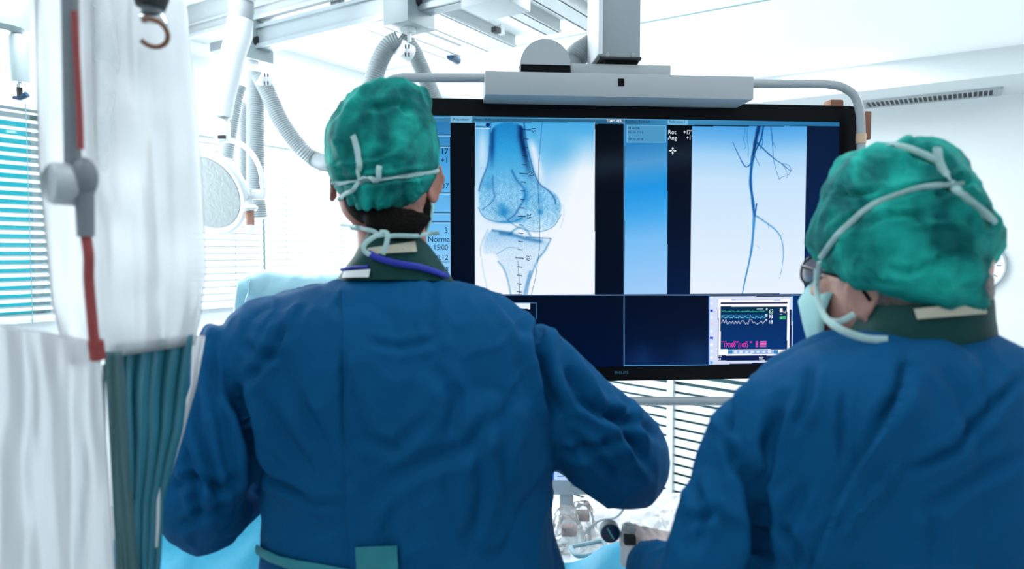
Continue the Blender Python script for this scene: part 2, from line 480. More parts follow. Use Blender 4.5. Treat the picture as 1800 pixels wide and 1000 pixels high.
blind(.5, 1.9, 30, 'white venetian blind at the far left, slats half open on teal daylight', [.7, 1.78])
blind(2.25, 3.21, 74, 'white venetian blind behind the surgical lamp, slats nearly closed', [2.4, 3.02])
blind(3.33, 4.35, 78, 'white venetian blind beside the cap of the left surgeon, slats nearly closed', [3.45, 3.98])
# ceiling vent in the soffit
vr = empty('ceiling_vent', R(6.80, .31, 2.749), 'long grey slotted air vent set in the soffit above the wall clock', 'vent')
fb = MB()
for u in (6.66, 6.94): fb.box((u, .31, 2.742), (.03, .98, .014), RM)
for v in (-.17, .79): fb.box((6.80, v, 2.742), (.28, .05, .014), RM)
fb.build('frame', M['lgrey'], vr, False)
MB().box((6.80, .31, 2.7465), (.27, .93, .004), RM).build('backing', M['rubber'], vr, False)
lv = MB()
for k in range(27): lv.box((6.80, -.14 + k * .0345, 2.741), (.26, .007, .006), RM)
lv.build('louvres', M['grey'], vr, False)
# wall clock
cc_d = 7.05 / (UX.x * (1715 - 900) / F + UX.y)
cp = P(1713, 466, cc_d); cu = UX.dot(cp); cv = VX.dot(cp)
CR = .215
ck = empty('wall_clock', R(UF, cv, cp.z), 'round white wall clock with chrome rim, half hidden behind the right surgeon\'s cap', 'clock')
CM = Matrix.Translation(R(UF - .002, cv, cp.z)) @ RM @ Matrix.Rotation(-math.pi / 2, 4, 'Y')      # local z points to the room
MB().tube([CM @ Vector((0, 0, 0)), CM @ Vector((0, 0, .03))], CR, 48).build('face', M['clock'], ck)
rp = [CM @ Vector((CR * math.cos(a * math.pi / 24), CR * math.sin(a * math.pi / 24), .03)) for a in range(49)]
MB().tube(rp, .012, 10, cap=False).build('rim', M['alu'], ck)
tk = MB()
for a in range(60):
    an = a * math.pi / 30; l = .035 if a % 5 == 0 else .014; w = .007 if a % 5 == 0 else .003
    tk.box((CR - .03 - l / 2, 0, .031), (l, w, .003), CM @ Matrix.Rotation(an, 4, 'Z'))
tk.build('hour_marks', M['rubber'], ck, False)
for an, l in ((2.2, .09), (4.0, .13)):
    MB().box((l / 2, 0, .036), (l, .008, .003), CM @ Matrix.Rotation(an, 4, 'Z')).build('hand', M['rubber'], ck, False)

# ------------------------------------------------------------------ ceiling equipment
def rbox(u0, u1, v0, v1, z0, z1, bev=0): return MB().box(((u0 + u1) / 2, (v0 + v1) / 2, (z0 + z1) / 2), (u1 - u0, v1 - v0, z1 - z0), RM, bev)
ga = empty('ceiling_beam', R(2.64, 2, CE), 'broad white beam fixed to the ceiling, running to the upper left', 'beam')
b = rbox(2.58, 2.74, -.6, 4.02, 2.775, CE); b.box((2.575, 1.7, 2.765), (.03, 4.64, .02), RM); b.box((2.575, 1.7, 2.83), (.015, 4.64, .012), RM)
b.build('beam_body', M['beamw'], ga, False)
rbox(2.78, 2.98, 3.5, 4.02, 2.74, 2.80).build('bracket', M['grey'], ga, False)
gb = empty('equipment_rail', R(2.6, 1.5, 2.75), 'grey aluminium trolley rail hung under the broad ceiling beam', 'rail')
rb_ = rbox(2.575, 2.655, -.6, 3.34, 2.60, 2.725); rb_.box((2.57, 1.37, 2.612), (.022, 3.94, .024), RM); rb_.box((2.57, 1.37, 2.715), (.022, 3.94, .018), RM)
rb_.build('rail_body', M['alu'], gb, False)
for v in (-.3, .9, 2.7): rbox(2.60, 2.64, v, v + .06, 2.69, 2.78).build('hanger', M['alu'], gb, False)
def carriage(v, wv, zb, label, d0):
    g = empty('rail_carriage', R(2.6, v, zb), label, 'rail carriage', 'carriages on the aluminium rail')
    rbox(2.49, 2.68, v, v + wv, zb, 2.755, .004).build('housing', M['carr'], g)
    MB().cyl(R(2.57, v - .012, 2.64), R(2.57, v + .01, 2.64), .026).build('knob', M['rubber'], g)
    c = R(2.585, v + wv / 2, zb)
    MB().cyl(c, c - Vector((0, 0, .02)), .032).build('swivel', M['white'], g)
    MB().cyl(c - Vector((0, 0, .015)), c - Vector((0, 0, .06)), .010).build('stem', M['white'], g)
    return c - Vector((0, 0, .06))
c1 = carriage(3.30, .12, 2.54, 'light grey box-shaped rail carriage at the left end of the rail', 4)
c2 = carriage(2.15, .15, 2.535, 'light grey box-shaped rail carriage above the left surgeon\'s cap', 3.3)
# hoses
def ribbed(path, r, name, parent=None, pitch=.012, n=18, **kw):
    pts = catmull(path, 40); L = 0; rr = []; out = []
    cum = [0]
    for i in range(1, len(pts)): cum.append(cum[-1] + (pts[i] - pts[i - 1]).length)
    tot = cum[-1]; N = int(tot / pitch * 4); j = 0
    for i in range(N + 1):
        s_ = tot * i / N
        while j < len(cum) - 2 and cum[j + 1] < s_: j += 1
        t = (s_ - cum[j]) / max(1e-9, cum[j + 1] - cum[j]); out.append(pts[j].lerp(pts[j + 1], t))
        rr.append(r * (1 + .045 * math.cos(math.pi * i / 2)))
    return MB().tube(out, rr, n).build(name, M['hose'], parent, **kw)
def pxpath(pts, d): return [P(a, b, (c[0] if c else d)) for a, b, *c in pts]
d1 = c1.y; d2 = c2.y
ribbed(pxpath([(452, 128), (450, 145), (449, 180), (449, 260), (450, 340), (455, 384)], d1 - .12), .047, 'cable_hose', label='thick grey ribbed hose hanging straight down from the left rail carriage', cat='hose', group='ribbed cable hoses')
ribbed(pxpath([(456, 132), (472, 165), (495, 215), (530, 262), (560, 283), (585, 285, d1 - .4), (615, 265, d1 - .6), (640, 200, d2), (655, 150), (668, 108), (685, 82), (702, 70)], d1 - .18)[:7] +
       pxpath([(640, 200), (652, 158), (664, 115), (682, 82), (702, 71)], d2), .043, 'cable_hose', label='grey ribbed hose swagged between the two rail carriages, behind the left surgeon\'s cap', cat='hose', group='ribbed cable hoses')
ribbed(pxpath([(704, 70), (722, 84), (738, 115), (752, 148), (765, 180), (775, 215)], d2 + .12), .040, 'cable_hose', label='grey ribbed hose falling right from the carriage behind the monitor arm', cat='hose', group='ribbed cable hoses')
ribbed(pxpath([(437, 185), (430, 200), (429, 250), (429, 300), (430, 330)], d1 + .25), .034, 'cable_hose', label='thinner grey ribbed hose hanging just left of the thick straight one', cat='hose', group='ribbed cable hoses')
ribbed(pxpath([(422, 150), (416, 170), (407, 220), (398, 278)], d1 - .05), .036, 'cable_hose', label='grey hose slanting down left behind the surgical lamp arm', cat='hose', group='ribbed cable hoses')
for cxy, d, lb in (((464, 140), d1 - .2, 'white slotted coupling ring on top of the hoses at the left carriage'), ((712, 90), d2 - .02, 'white slotted coupling ring joining the hoses above the left surgeon')):
    g = empty('hose_coupling', P(*cxy, d), lb, 'coupling', 'hose couplings')
    a = P(cxy[0] - 8, cxy[1] - 5, d - .02); b2 = P(cxy[0] + 8, cxy[1] + 5, d + .02)
    MB().cyl(a, b2, .042).build('ring', M['white'], g)
    for k in range(2):
        for q in range(2):
            MB().box((0, 0, 0), (.006, .008, .018), Matrix.Translation(P(cxy[0] + 1 + q * 6, cxy[1] - 8 + k * 14, d - .055))).build('slot', M['rubber'], g, False)
# u-running luminaires and tracks on the ceiling
def track(v, w, u1, label, z0=2.87, name='ceiling_track', endm='white', motor=False, gap=.0):
    g = empty(name, R(3.4, v, CE), label, 'track', 'ceiling tracks')
    b = rbox(2.76, u1, v - w / 2, v + w / 2, z0, CE - gap)
    b.box(((2.76 + u1) / 2, v - w / 2, z0 + .008), (u1 - 2.76, .02, .016), RM); b.box(((2.76 + u1) / 2, v + w / 2, z0 + .008), (u1 - 2.76, .02, .016), RM)
    b.build('track_body', M['beamw'], g, False)
    MB().box((u1 + .004, v, z0 + .03), (.008, w * .9, .05), RM).build('end_cap', M[endm], g, False)
    if motor:
        MB().cyl(R(u1 - .06, v - .02, z0 - .005), R(u1 + .06, v + .01, z0 - .005), .03).build('end_stop', M['cable'], g)
    return g
track(1.98, .13, 4.05, 'white ceiling track nearest the monitor column', endm='cable')
track(2.25, .10, 4.0, 'white grooved ceiling track carrying a small black bracket')
track(2.72, .22, 4.12, 'broad white ceiling track in the middle of the row')
track(3.12, .14, 4.1, 'white ceiling track furthest left, ending in a dark round stop', motor=True)
g = empty('track_bracket', R(3.2, 2.15, 2.85), 'small black bracket clamped on the grooved ceiling track', 'bracket')
pb = P(880, 52, 4.05)
MB().box((0, 0, 0), (.045, .03, .05), Matrix.Translation(pb) @ RM, .003).build('clamp_plate', M['grey'], g)
MB().box((-.045, 0, -.015), (.05, .035, .03), Matrix.Translation(pb) @ RM, .003).build('clamp_jaw', M['rubber'], g)
pk = P(872, 18, 3.05); 
g = empty('ceiling_sensor_box', pk, 'grey rectangular housing hanging at the top edge, right of the rails', 'housing')
MB().box((0, .0, .14), (.20, .22, .28), Matrix.Translation(pk) @ RM, .006).build('housing_body', M['grey'], g)
MB().box((0, .0, .55), (.08, .08, .6), Matrix.Translation(pk) @ RM, .004).build('mount_post', M['lgrey'], g)
# pendant at the far left
g = empty('ceiling_pendant', P(22, 60, 3.0), 'pale grey ceiling pendant arm at the far left corner with a small black clamp', 'pendant')
q0 = P(10, 60, 3.0)
MB().tube([q0 + Vector((-.04, 0, 0)), q0 + Vector((-.04, 0, .02)), q0 + Vector((-.04, 0, .2)), q0 + Vector((-.04, 0, .24))], [.10, .12, .12, .10], 32).build('joint_housing', M['carr'], g)
MB().cyl(q0 + Vector((-.06, 0, .2)), Vector((q0.x - .06, q0.y, CE)), .05).build('drop_tube', M['white'], g)
MB().tube([P(33, 62, 3), P(33, 66, 3), P(36, 146, 3)], [.030, .036, .034], 24).build('lower_post', M['carr'], g)
MB().cyl(P(34, 146, 3), P(34, 154, 3), .010).build('spigot', M['chrome'], g)
MB().tube([P(34, 154, 3), P(35, 172, 3)], .011, 14).build('clamp_knob', M['rubber'], g)
MB().tube([P(24, 172, 3), P(36, 173, 3), P(48, 166, 3)], [.008, .011, .013], 12).build('clamp_lever', M['cable'], g)

# surgical lamp
DL = 3.4
lamp = empty('surgical_lamp', P(392, 230, DL), 'white ceiling-hung surgical lamp with round faceted glass and brown handle', 'lamp')
MB().tube([P(428, -320, DL), P(426, 4, DL)], .062, 24).build('ceiling_tube', M['white'], lamp)
MB().tube([P(425, 0, DL), P(424, 22, DL), P(423, 34, DL)], [.056, .058, .05], 24).build('upper_joint', M['lgrey'], lamp)
MB().tube([P(423, 34, DL), P(420, 60, DL), P(410, 95, DL), P(402, 140, DL), P(396, 165, DL), P(391, 205, DL)], [.058, .062, .056, .05, .048, .042], 24).build('arm', M['white'], lamp)
MB().tube([P(391, 204, DL), P(391, 208, DL)], .036, 20).build('collar_ring', M['grey'], lamp)
MB().tube([P(391, 208, DL), P(391, 218, DL), P(391, 246, DL)], [.026, .038, .036], 20).build('lower_joint', M['white'], lamp)
MB().box((0, 0, 0), (.036, .01, .016), Matrix.Translation(P(390, 241, DL - .036))).build('joint_slot', M['rubber'], lamp, False)
yk = catmull(pxpath([(385, 250), (400, 246), (425, 254), (447, 276), (459, 305), (463, 345)], DL), 8)
MB().tube(yk, .0115, 14).build('yoke', M['white'], lamp)
MB().box((0, 0, 0), (.06, .04, .045), Matrix.Translation(P(455, 342, DL)), .006).build('yoke_pivot', M['white'], lamp)
LC = P(366, 338, DL)
nrm = Vector((-.25, -.86, -.38)).normalized(); LMx = Matrix.Translation(LC) @ nrm.to_track_quat('Z', 'Y').to_matrix().to_4x4()
dish = []
for rr, zz in ((.05, -.09), (.13, -.075), (.19, -.045), (.215, -.01), (.215, .012), (.20, .018), (.178, .010)):
    dish.append([LMx @ Vector((rr * math.cos(a * math.pi / 24), rr * math.sin(a * math.pi / 24), zz)) for a in range(48)])
MB().loft(dish).build('dish', M['white'], lamp)
MB().tube([LMx @ Vector((0, 0, .008)), LMx @ Vector((0, 0, .0135))], .176, 48).build('glass_front', M['lampface'], lamp)
MB().tube([P(436, 345, DL - .03), P(438, 362, DL - .04)], [.016, .022], 16).build('handle_mount', M['grey'], lamp)
MB().tube([P(438, 360, DL - .04), P(438, 366, DL - .04), P(439, 371, DL - .04)], [.030, .040, .032], 24).build('handle_flange', M['white'], lamp)
MB().tube([P(439, 370, DL - .04), P(440, 398, DL - .04)], .020, 20).build('handle', M['foam'], lamp, label='brown handle grip')
MB().tube([P(440, 397, DL - .04), P(440.5, 406, DL - .045)], [.022, .021], 20).build('handle_tip', M['white'], lamp)

# ------------------------------------------------------------------ the big monitor
TH = math.radians(5)
MR = Vector((math.cos(TH), math.sin(TH), 0)); MN = Vector((math.sin(TH), -math.cos(TH), 0))    # right, and out towards the viewer
MC = P(1089, 425, 2.1)
def on_plane(px, py, off=0.0):
    """point where the sight line meets the screen plane moved off metres towards the viewer"""
    r = ray(px, py); o = MC + MN * off; t = (o - CAM).dot(MN) / r.dot(MN); return CAM + r * t
def loc(px, py, off=0.0):
    p = on_plane(px, py, off) - MC; return p.dot(MR), p.z
def MM(s=0, t=0, off=0): 
    m = Matrix.Identity(4); m.col[0][:3] = MR; m.col[1][:3] = -MN; m.col[2][:3] = (0, 0, 1); m.translation = MC + MR * s + Vector((0, 0, t)) + MN * off; return m
sL, sR = loc(675, 420)[0], loc(1504, 420)[0]; tT, tB = loc(1089, 180)[1], loc(1089, 668)[1]
aL, aR = loc(705, 420)[0], loc(1467, 420)[0]; aT, aB = loc(1089, 210)[1], loc(1089, 643)[1]
mon = empty('wall_monitor', MC + Vector((0, 0, tT)), 'huge black-framed medical display showing knee x-ray, vessel image and vital signs', 'monitor')
w_, h_ = sR - sL, tT - tB
body = MB().prism(rrect(w_, h_, .035), .07, MM((sL + sR) / 2, (tT + tB) / 2, .012))
body.box((0, .10, 0), (w_ * .8, .07, h_ * .8), MM((sL + sR) / 2, (tT + tB) / 2, .012), .01)
bo = body.build('casing', M['black'], mon, True)

def srgb_arr(c): return np.array([s2l(v / 255) if v <= 255 else s2l(1.0) for v in c])
def paint(x, y):
    n = x.shape; C = np.zeros(n + (3,))
    def setc(m, c, a=1.0):
        c = np.array(c, float); a = (np.asarray(a) * m)[..., None] if not np.isscalar(a) else (m * a)[..., None]
        C[...] = C * (1 - a) + c * a
    def rect(x0, x1, y0, y1): return ((x >= x0) & (x < x1) & (y >= y0) & (y < y1)).astype(float)
    def grad(stops, v):
        out = np.zeros(n + (3,))
        for k in range(3): out[..., k] = np.interp(v, [s[0] for s in stops], [s[1][k] for s in stops])
        return out
    def poly(pts):
        ins = np.zeros(n, bool); j = len(pts) - 1
        for i in range(len(pts)):
            xi, yi = pts[i]; xj, yj = pts[j]
            if yi != yj: ins ^= ((yi > y) != (yj > y)) & (x < (xj - xi) * (y - yi) / (yj - yi) + xi)
            j = i
        return ins.astype(float)
    def line(pts, w, c, a=1.0, m=None):
        d, _, _ = seg_dist(x, y, pts); g = np.clip(1.2 - d / w, 0, 1) * a
        if m is not None: g = g * m
        C[...] = C * (1 - g[..., None]) + np.array(c, float) * g[..., None]
    def chk(p, closed=False):
        for _ in range(2):
            q = [] if closed else [p[0]]
            for i in range(len(p) - (0 if closed else 1)):
                a_, b_ = p[i], p[(i + 1) % len(p)]
                q += [(a_[0] * .75 + b_[0] * .25, a_[1] * .75 + b_[1] * .25), (a_[0] * .25 + b_[0] * .75, a_[1] * .25 + b_[1] * .75)]
            p = q if closed else q + [p[-1]]
        return p
    def soft(pts, w, c, a=1.0, m=None):
        pts = chk(pts)
        d, _, _ = seg_dist(x, y, pts); g = np.exp(-(d / w) ** 2) * a
        if m is not None: g = g * m
        C[...] = C * (1 - g[..., None]) + np.array(c, float) * g[..., None]
    def mix(c, g): C[...] = C * (1 - g[..., None]) + np.array(c, float) * g[..., None]
    rng = np.random.default_rng(3)
    C[...] = grad([(200, (0, 3, 12)), (500, (0, 8, 30)), (640, (0, 14, 50))], y)
    setc(rect(1174, 1500, 220, 518), grad([(220, (0, 4, 16)), (400, (0, 12, 38)), (518, (0, 24, 66))], y))
    setc(rect(1413, 1500, 205, 518), grad([(220, (0, 22, 56)), (518, (0, 36, 92))], y))
    setc(rect(1390, 1500, 518, 700), (0, 46, 112))
    g = np.exp(-((y - 290 + (x - 1060) * .12) / 24) ** 2) * (rect(1046, 1096, 214, 518) + rect(1174, 1216, 214, 518)); mix((35, 52, 68), g * .55)  # pale slanting band painted on the black margins as a reflection
    # header
    yt = 206 + .0099 * (x - 765)
    hd = (y < yt + 9).astype(float); C[...] = C * (1 - hd[..., None]) + grad([(700, (70, 150, 200)), (900, (40, 95, 130)), (1100, (40, 100, 140)), (1180, (60, 140, 190)), (1470, (35, 110, 160))], x) * hd[..., None]
    setc(hd * rect(792, 830, 0, 400), (120, 180, 215)); setc(hd * rect(1174, 1209, 0, 400), (110, 180, 220))
    line([(690, 205.5), (1470, 213)], .8, (110, 190, 235), .8)
    # parameter column
    pc = rect(690, 791.5, 215, 600); setc(pc, grad([(215, (40, 120, 180)), (300, (80, 170, 230)), (400, (110, 190, 245)), (500, (160, 210, 250))], y))
    for yy in (237, 257, 339, 374, 390):
        line([(690, yy), (791, yy)], 1.0, (5, 30, 70), .9, pc); line([(690, yy + 2), (791, yy + 2)], .9, (190, 230, 255), .8, pc)
    # knee image
    k = rect(835, 1045.5, 215, 517.5)
    base = grad([(215, (70, 170, 228)), (260, (110, 190, 238)), (310, (176, 218, 248)), (360, (215, 236, 254)), (430, (238, 246, 255)), (517, (246, 250, 255))], y)
    setc(k, base)
    nz = np.zeros(n)
    yy_, xx_ = (y * 1.0), (x * 1.0)
    nz = rng.normal(0, 1, n)
    g = np.clip((x - 985 + (y - 215) * .25) / 55, 0, 1) * np.clip((y - 232) / 70, 0, 1); mix((244, 249, 255), g * k * .95)
    mix((70, 170, 225), np.exp(-((x - 985) / 28) ** 2 - ((y - 262) / 30) ** 2) * k * .5)
    mix((225, 240, 255), np.exp(-((x - 848) / 9) ** 2) * np.exp(-((y - 265) / 40) ** 2) * k * .7)
    mix((230, 242, 255), np.exp(-((x - (937 + (y - 260) * .25)) / 7) ** 2) * np.clip((y - 240) / 20, 0, 1) * np.clip((330 - y) / 30, 0, 1) * k * .9)
    fem = [(862, 215), (860, 270), (857, 290), (850, 308), (842, 325), (840, 345), (841, 365), (848, 380), (862, 388), (885, 391), (905, 390), (920, 400), (938, 407), (962, 406), (980, 392), (988, 370), (986, 352), (976, 338), (962, 332), (948, 325), (938, 302), (930, 275), (925, 250), (921, 215)]
    def softpoly(p, e=5.0):
        p = chk(p, True)
        d, _, _ = seg_dist(x, y, p + [p[0]]); return poly(p) * np.clip(.35 + d / e, 0, 1)
    fm = softpoly(fem) * k
    fc = grad([(215, (20, 125, 195)), (260, (40, 155, 218)), (300, (80, 175, 226)), (330, (115, 188, 232)), (365, (130, 196, 236)), (407, (185, 222, 248))], y)
    setc(fm, fc, .92)
    tib = [(858, 403), (880, 407), (905, 411), (925, 418), (968, 420), (963, 440), (950, 455), (940, 475), (930, 500), (926, 518), (900, 518), (893, 490), (880, 465), (868, 445), (850, 450), (846, 430)]
    tm = softpoly(tib, 8) * k; setc(tm, grad([(403, (120, 185, 232)), (440, (195, 225, 248)), (518, (215, 236, 252))], y), .8)
    # speckled trabecular bone
    sp = np.clip(nz * .5, -1, 1); 
    for m_, a_ in ((fm * np.clip((y - 300) / 40, 0, 1), 26), (tm, 15), (fm, 7)): C[...] += (sp * m_ * a_)[..., None] * np.array([1.2, 1, .5])
    wave = np.sin(x * .33 + np.sin(y * .11) * 3) * np.sin(y * .21 + np.sin(x * .17) * 2)
    C[...] += (wave * fm * np.clip((y - 290) / 40, 0, 1) * 12)[..., None]
    D = (6, 62, 128)
    mix((10, 75, 140), np.exp(-((x - (866 - (y - 215) * .02)) / 4.5) ** 2) * np.clip((300 - y) / 40, 0, 1) * fm)
    mix((4, 40, 95), np.exp(-((x - (916 + np.clip(y - 240, 0, 90) * .22)) / 6) ** 2) * np.clip((322 - y) / 60, 0, 1) * fm)
    soft([(862, 215), (860, 275), (856, 295), (846, 318), (842, 335)], 1.6, D, 0.54, k)
    soft([(921, 215), (925, 250), (931, 275), (938, 302), (948, 325), (964, 334), (975, 348), (977, 358)], 1.5, D, 0.61, k)
    soft([(866, 310), (866, 330), (870, 345), (866, 352)], 2.0, (20, 100, 170), 0.48, k)
    soft([(900, 300), (908, 318), (918, 326), (923, 338), (922, 350), (912, 366), (905, 378), (893, 386)], 2.2, (12, 90, 160), 0.58, k)
    for cx, cy, sx_, sy_, a_ in ((886, 373, 12, 9, .8), (882, 362, 7, 7, .5), (925, 345, 6, 18, .55), (950, 372, 5, 6, .7), (948, 350, 8, 10, .3), (912, 385, 14, 5, .5), (858, 325, 7, 12, .35), (890, 390, 20, 3, .6)):
        mix((10, 120, 190), np.exp(-((x - cx) / sx_) ** 2 - ((y - cy) / sy_) ** 2) * a_ * k)
    soft([(848, 368), (860, 360), (868, 352)], .9, D, 0.41, k)
    soft([(841, 365), (848, 380), (862, 388), (885, 391), (905, 390), (922, 380)], 1.3, (25, 115, 180), 0.54, k)
    soft([(885, 378), (895, 390), (912, 401), (935, 407), (955, 407), (975, 398), (986, 378)], 1.0, (25, 105, 170), 0.51, k)
    soft([(895, 412), (906, 402), (918, 398), (926, 404), (932, 414)], 2.2, (30, 120, 185), 0.48, k)
    soft([(866, 405), (880, 407), (900, 410)], 2.4, (10, 95, 160), 0.61, k); soft([(880, 410), (905, 413), (925, 420), (950, 424)], 3.6, (10, 95, 160), 0.61, k)
    soft([(925, 417), (968, 419)], 1.2, (10, 85, 150), 0.61, k)
    soft([(968, 421), (962, 432), (957, 442), (945, 455), (937, 475), (930, 495), (926, 518)], 1.6, (30, 110, 175), 0.48, k)
    soft([(932, 478), (926, 500), (922, 518)], 2.6, (20, 110, 180), 0.54, k)
    soft([(876, 460), (885, 470), (892, 488), (898, 518)], 1.8, (40, 125, 185), 0.48, k)
    soft([(858, 403), (850, 418), (844, 434), (845, 450)], 1.1, (90, 165, 215), 0.41, k)
    soft([(847, 455), (849, 475), (855, 500), (857, 518)], 1.3, (150, 200, 235), 0.41, k)
    soft([(873, 446), (885, 440), (893, 434), (912, 436)], 1.0, (60, 140, 195), 0.41, k)
    soft([(990, 360), (992, 380), (985, 400)], 1.4, (170, 210, 240), 0.41, k)
    line([(953, 215), (947, 285), (946, 330), (949, 400), (948, 440), (941, 490), (934, 518)], .7, (10, 60, 110), 0.61, k)
    mix((5, 40, 100), (np.hypot(x - 857.5, y - 219.5) < 3.6) * 1.0); soft([(836, 222), (853, 223)], 1.3, (20, 80, 140), .8, k); line([(836, 226), (861, 226)], .8, (225, 242, 255), .9, k)
    ty = [228, 244, 259, 274, 289.5, 305, 320, 335.5, 350.5, 365.5, 380.5, 395.5, 410, 424.5, 439, 453.5, 469, 484, 499, 513]
    for i, t in enumerate(ty):
        cx = np.interp(t, [228, 305, 380, 454, 513], [926, 920.5, 917, 913.5, 913]); hw = 7 if i % 5 == 0 else 3.6
        line([(cx - hw, t - .5), (cx + hw, t + .5)], .9, (3, 32, 72), 1, k)
    line([(910.5, 458), (912, 485), (914, 517)], .6, (20, 70, 120), .9, k)
    line([(835.5, 215), (835.5, 518)], .8, (200, 235, 255), .8); line([(1045, 215), (1045, 518)], .8, (220, 240, 255), .8)
    # blue panel with the patient box
    b_ = rect(1098, 1173, 218, 517); setc(b_, grad([(218, (40, 125, 185)), (250, (40, 130, 195)), (285, (80, 155, 210)), (330, (30, 150, 228)), (370, (60, 165, 235)), (420, (120, 190, 245)), (517, (160, 205, 250))], y + (x - 1135) * .12))
    setc(rect(1102, 1170, 220, 250), (75, 150, 195)); 
    line([(1102, 220), (1102, 250), (1170, 250), (1170, 221), (1102, 220)], .7, (150, 210, 240), .8)
    line([(1097, 207), (1097, 643)], .9, (130, 190, 240), .9)
    # vessel image
    lx = 1217 - (y - 222) * .0135; rx = 1418.5 - (y - 222) * .018
    v = ((x > lx) & (x < rx) & (y > 222) & (y < 516)).astype(float)
    setc(v, grad([(222, (72, 160, 228)), (245, (105, 180, 238)), (275, (165, 212, 248)), (320, (200, 228, 252)), (400, (214, 234, 253)), (470, (226, 240, 254)), (516, (232, 242, 254))], y + np.abs(x - 1320) * .05))
    def vess(pts, w0, w1, c, a=1.0):
        pts = chk(pts); d, t, _ = seg_dist(x, y, pts); w = w0 + (w1 - w0) * t; wob = 1 + .10 * np.sin(t * 17 + w0 * 5)
        g = np.clip(1.4 - d / (w * wob), 0, 1) * a * v; mix(c, g)
    vess([(1334, 222), (1328, 248), (1323, 280)], 3.6, 2.8, (6, 55, 115)); vess([(1323, 275), (1320, 300), (1319, 325), (1323, 350), (1326, 380)], 2.6, 2.5, (14, 95, 170))
    vess([(1326, 378), (1324, 410), (1321, 440), (1316, 465), (1309, 495), (1305, 516)], 2.6, 1.0, (45, 130, 200), .9)
    vess([(1330, 358), (1327, 380)], 1.2, 1.2, (30, 100, 170))
    vess([(1342, 222), (1338, 245), (1333, 255), (1327, 268)], 1.8, 1.2, (15, 80, 150)); vess([(1330, 250), (1345, 265), (1362, 280), (1375, 288), (1388, 300), (1392, 300)], 1.4, .5, (15, 80, 150))
    vess([(1355, 222), (1358, 250), (1359, 280), (1366, 305), (1370, 315)], .9, .4, (30, 110, 180)); vess([(1373, 287), (1388, 290), (1391, 300), (1383, 312)], .6, .4, (60, 130, 190))
    vess([(1370, 315), (1376, 310), (1386, 309), (1380, 295), (1374, 288)], .5, .4, (60, 130, 190)); vess([(1359, 250), (1363, 260)], .6, .4, (40, 120, 180))
    vess([(1288, 250), (1298, 272), (1308, 292), (1314, 294), (1321, 286)], .6, 1.2, (25, 100, 170)); 
    vess([(1309, 222), (1310, 235), (1306, 245), (1312, 258), (1308, 262)], .8, .5, (50, 130, 195), .8); vess([(1314, 222), (1313, 245), (1316, 262), (1315, 276)], .7, .5, (50, 130, 195), .7)
    vess([(1338, 240), (1342, 250), (1336, 262)], 1.0, .5, (25, 100, 170)); vess([(1326, 272), (1332, 285), (1336, 292)], .6, .4, (40, 110, 180))
    vess([(1330, 380), (1345, 390), (1362, 402), (1373, 416), (1378, 440), (1375, 470), (1370, 490)], 1.8, .4, (85, 155, 210), .85)
    vess([(1350, 392), (1351, 401)], .7, .4, (85, 155, 210), .7); vess([(1372, 415), (1376, 410)], .6, .4, (85, 155, 210), .7); vess([(1330, 432), (1336, 437)], .6, .4, (110, 170, 220), .6)
    # divider and lower panels
    line([(690, 518.5), (1470, 518.5)], .9, (150, 195, 245), .95)
    p = rect(1098, 1246, 520, 642); setc(p, grad([(520, (0, 8, 34)), (600, (0, 16, 50)), (642, (4, 30, 76))], y))
    mix((8, 52, 100), np.exp(-((x - 1130) / 18) ** 2 - ((y - 632) / 24) ** 2) * p * .58 if u > 2 else p * .5); mix((8, 56, 105), np.exp(-((x - 1225) / 30) ** 2 - ((y - 625) / 30) ** 2) * p * .58 if u > 2 else p * .5)  # bluish haze painted into the lower part of the panel
    line([(1097, 642.5), (1246, 641.5)], .9, (110, 190, 245), .95)
    setc(rect(903, 932, 533, 543), (235, 245, 255)); line([(903, 532.5), (943, 532.5), (943, 560)], .8, (90, 170, 225), .9)
    q = rect(1246, 1393.5, 521, 641) * (y < 641 - (x - 1246) * .038); setc(q, (214, 224, 250))
    line([(1246.5, 520), (1246, 641)], 1.0, (60, 130, 240), .9); line([(1393, 521), (1391, 636)], .9, (150, 215, 255), .9)
    def qrect(x0, x1, y0, y1, c): setc(rect(x0, x1, y0, y1) * q, c)
    for yy, c in ((522, (240, 244, 255)), (533, (230, 238, 255)), (546, (20, 60, 190)), (558, (235, 240, 255)), (569, (250, 200, 215)), (582, (238, 242, 255)), (594, (20, 60, 190)), (606, (245, 248, 255)), (617, (240, 244, 255)), (628, (245, 248, 255)), (637, (100, 170, 240))): qrect(1248, 1253, yy - 2.2, yy + 2.2, c)
    qrect(1262, 1391.5, 544, 634, (8, 34, 92)); qrect(1263, 1388, 525, 630, (250, 250, 255))
    qrect(1262, 1391.5, 624, 634, (6, 30, 84)); qrect(1264, 1386, 526, 628, (252, 252, 255)); qrect(1262, 1389, 624.5, 634, (6, 30, 84))
    qrect(1286, 1372, 526, 527.5, (170, 195, 235)); qrect(1267, 1384, 531, 534, (24, 20, 90)); 
    in_ = rect(1266.5, 1383.5, 538.5, 614); setc(in_, grad([(538, (0, 42, 74)), (560, (0, 44, 100)), (614, (0, 52, 120))], y))
    qrect(1268, 1345, 553.5, 559.5, (8, 80, 130))
    qrect(1280, 1367, 615, 622, (150, 185, 235)); qrect(1280, 1287, 615, 622, (50, 130, 200)); qrect(1360, 1368, 615, 622, (50, 130, 200)); 
    for t in range(1290, 1360, 10): qrect(t, t + 5, 616.5, 620.5, (225, 235, 250))
    xs = np.arange(1268, 1346, 1.5)
    rr = random.Random(4)
    line([(a, 547.2 + rr.uniform(-.8, .8)) for a in xs if not 1312 < a < 1316], .6, (70, 220, 150), 1)
    w = []; 
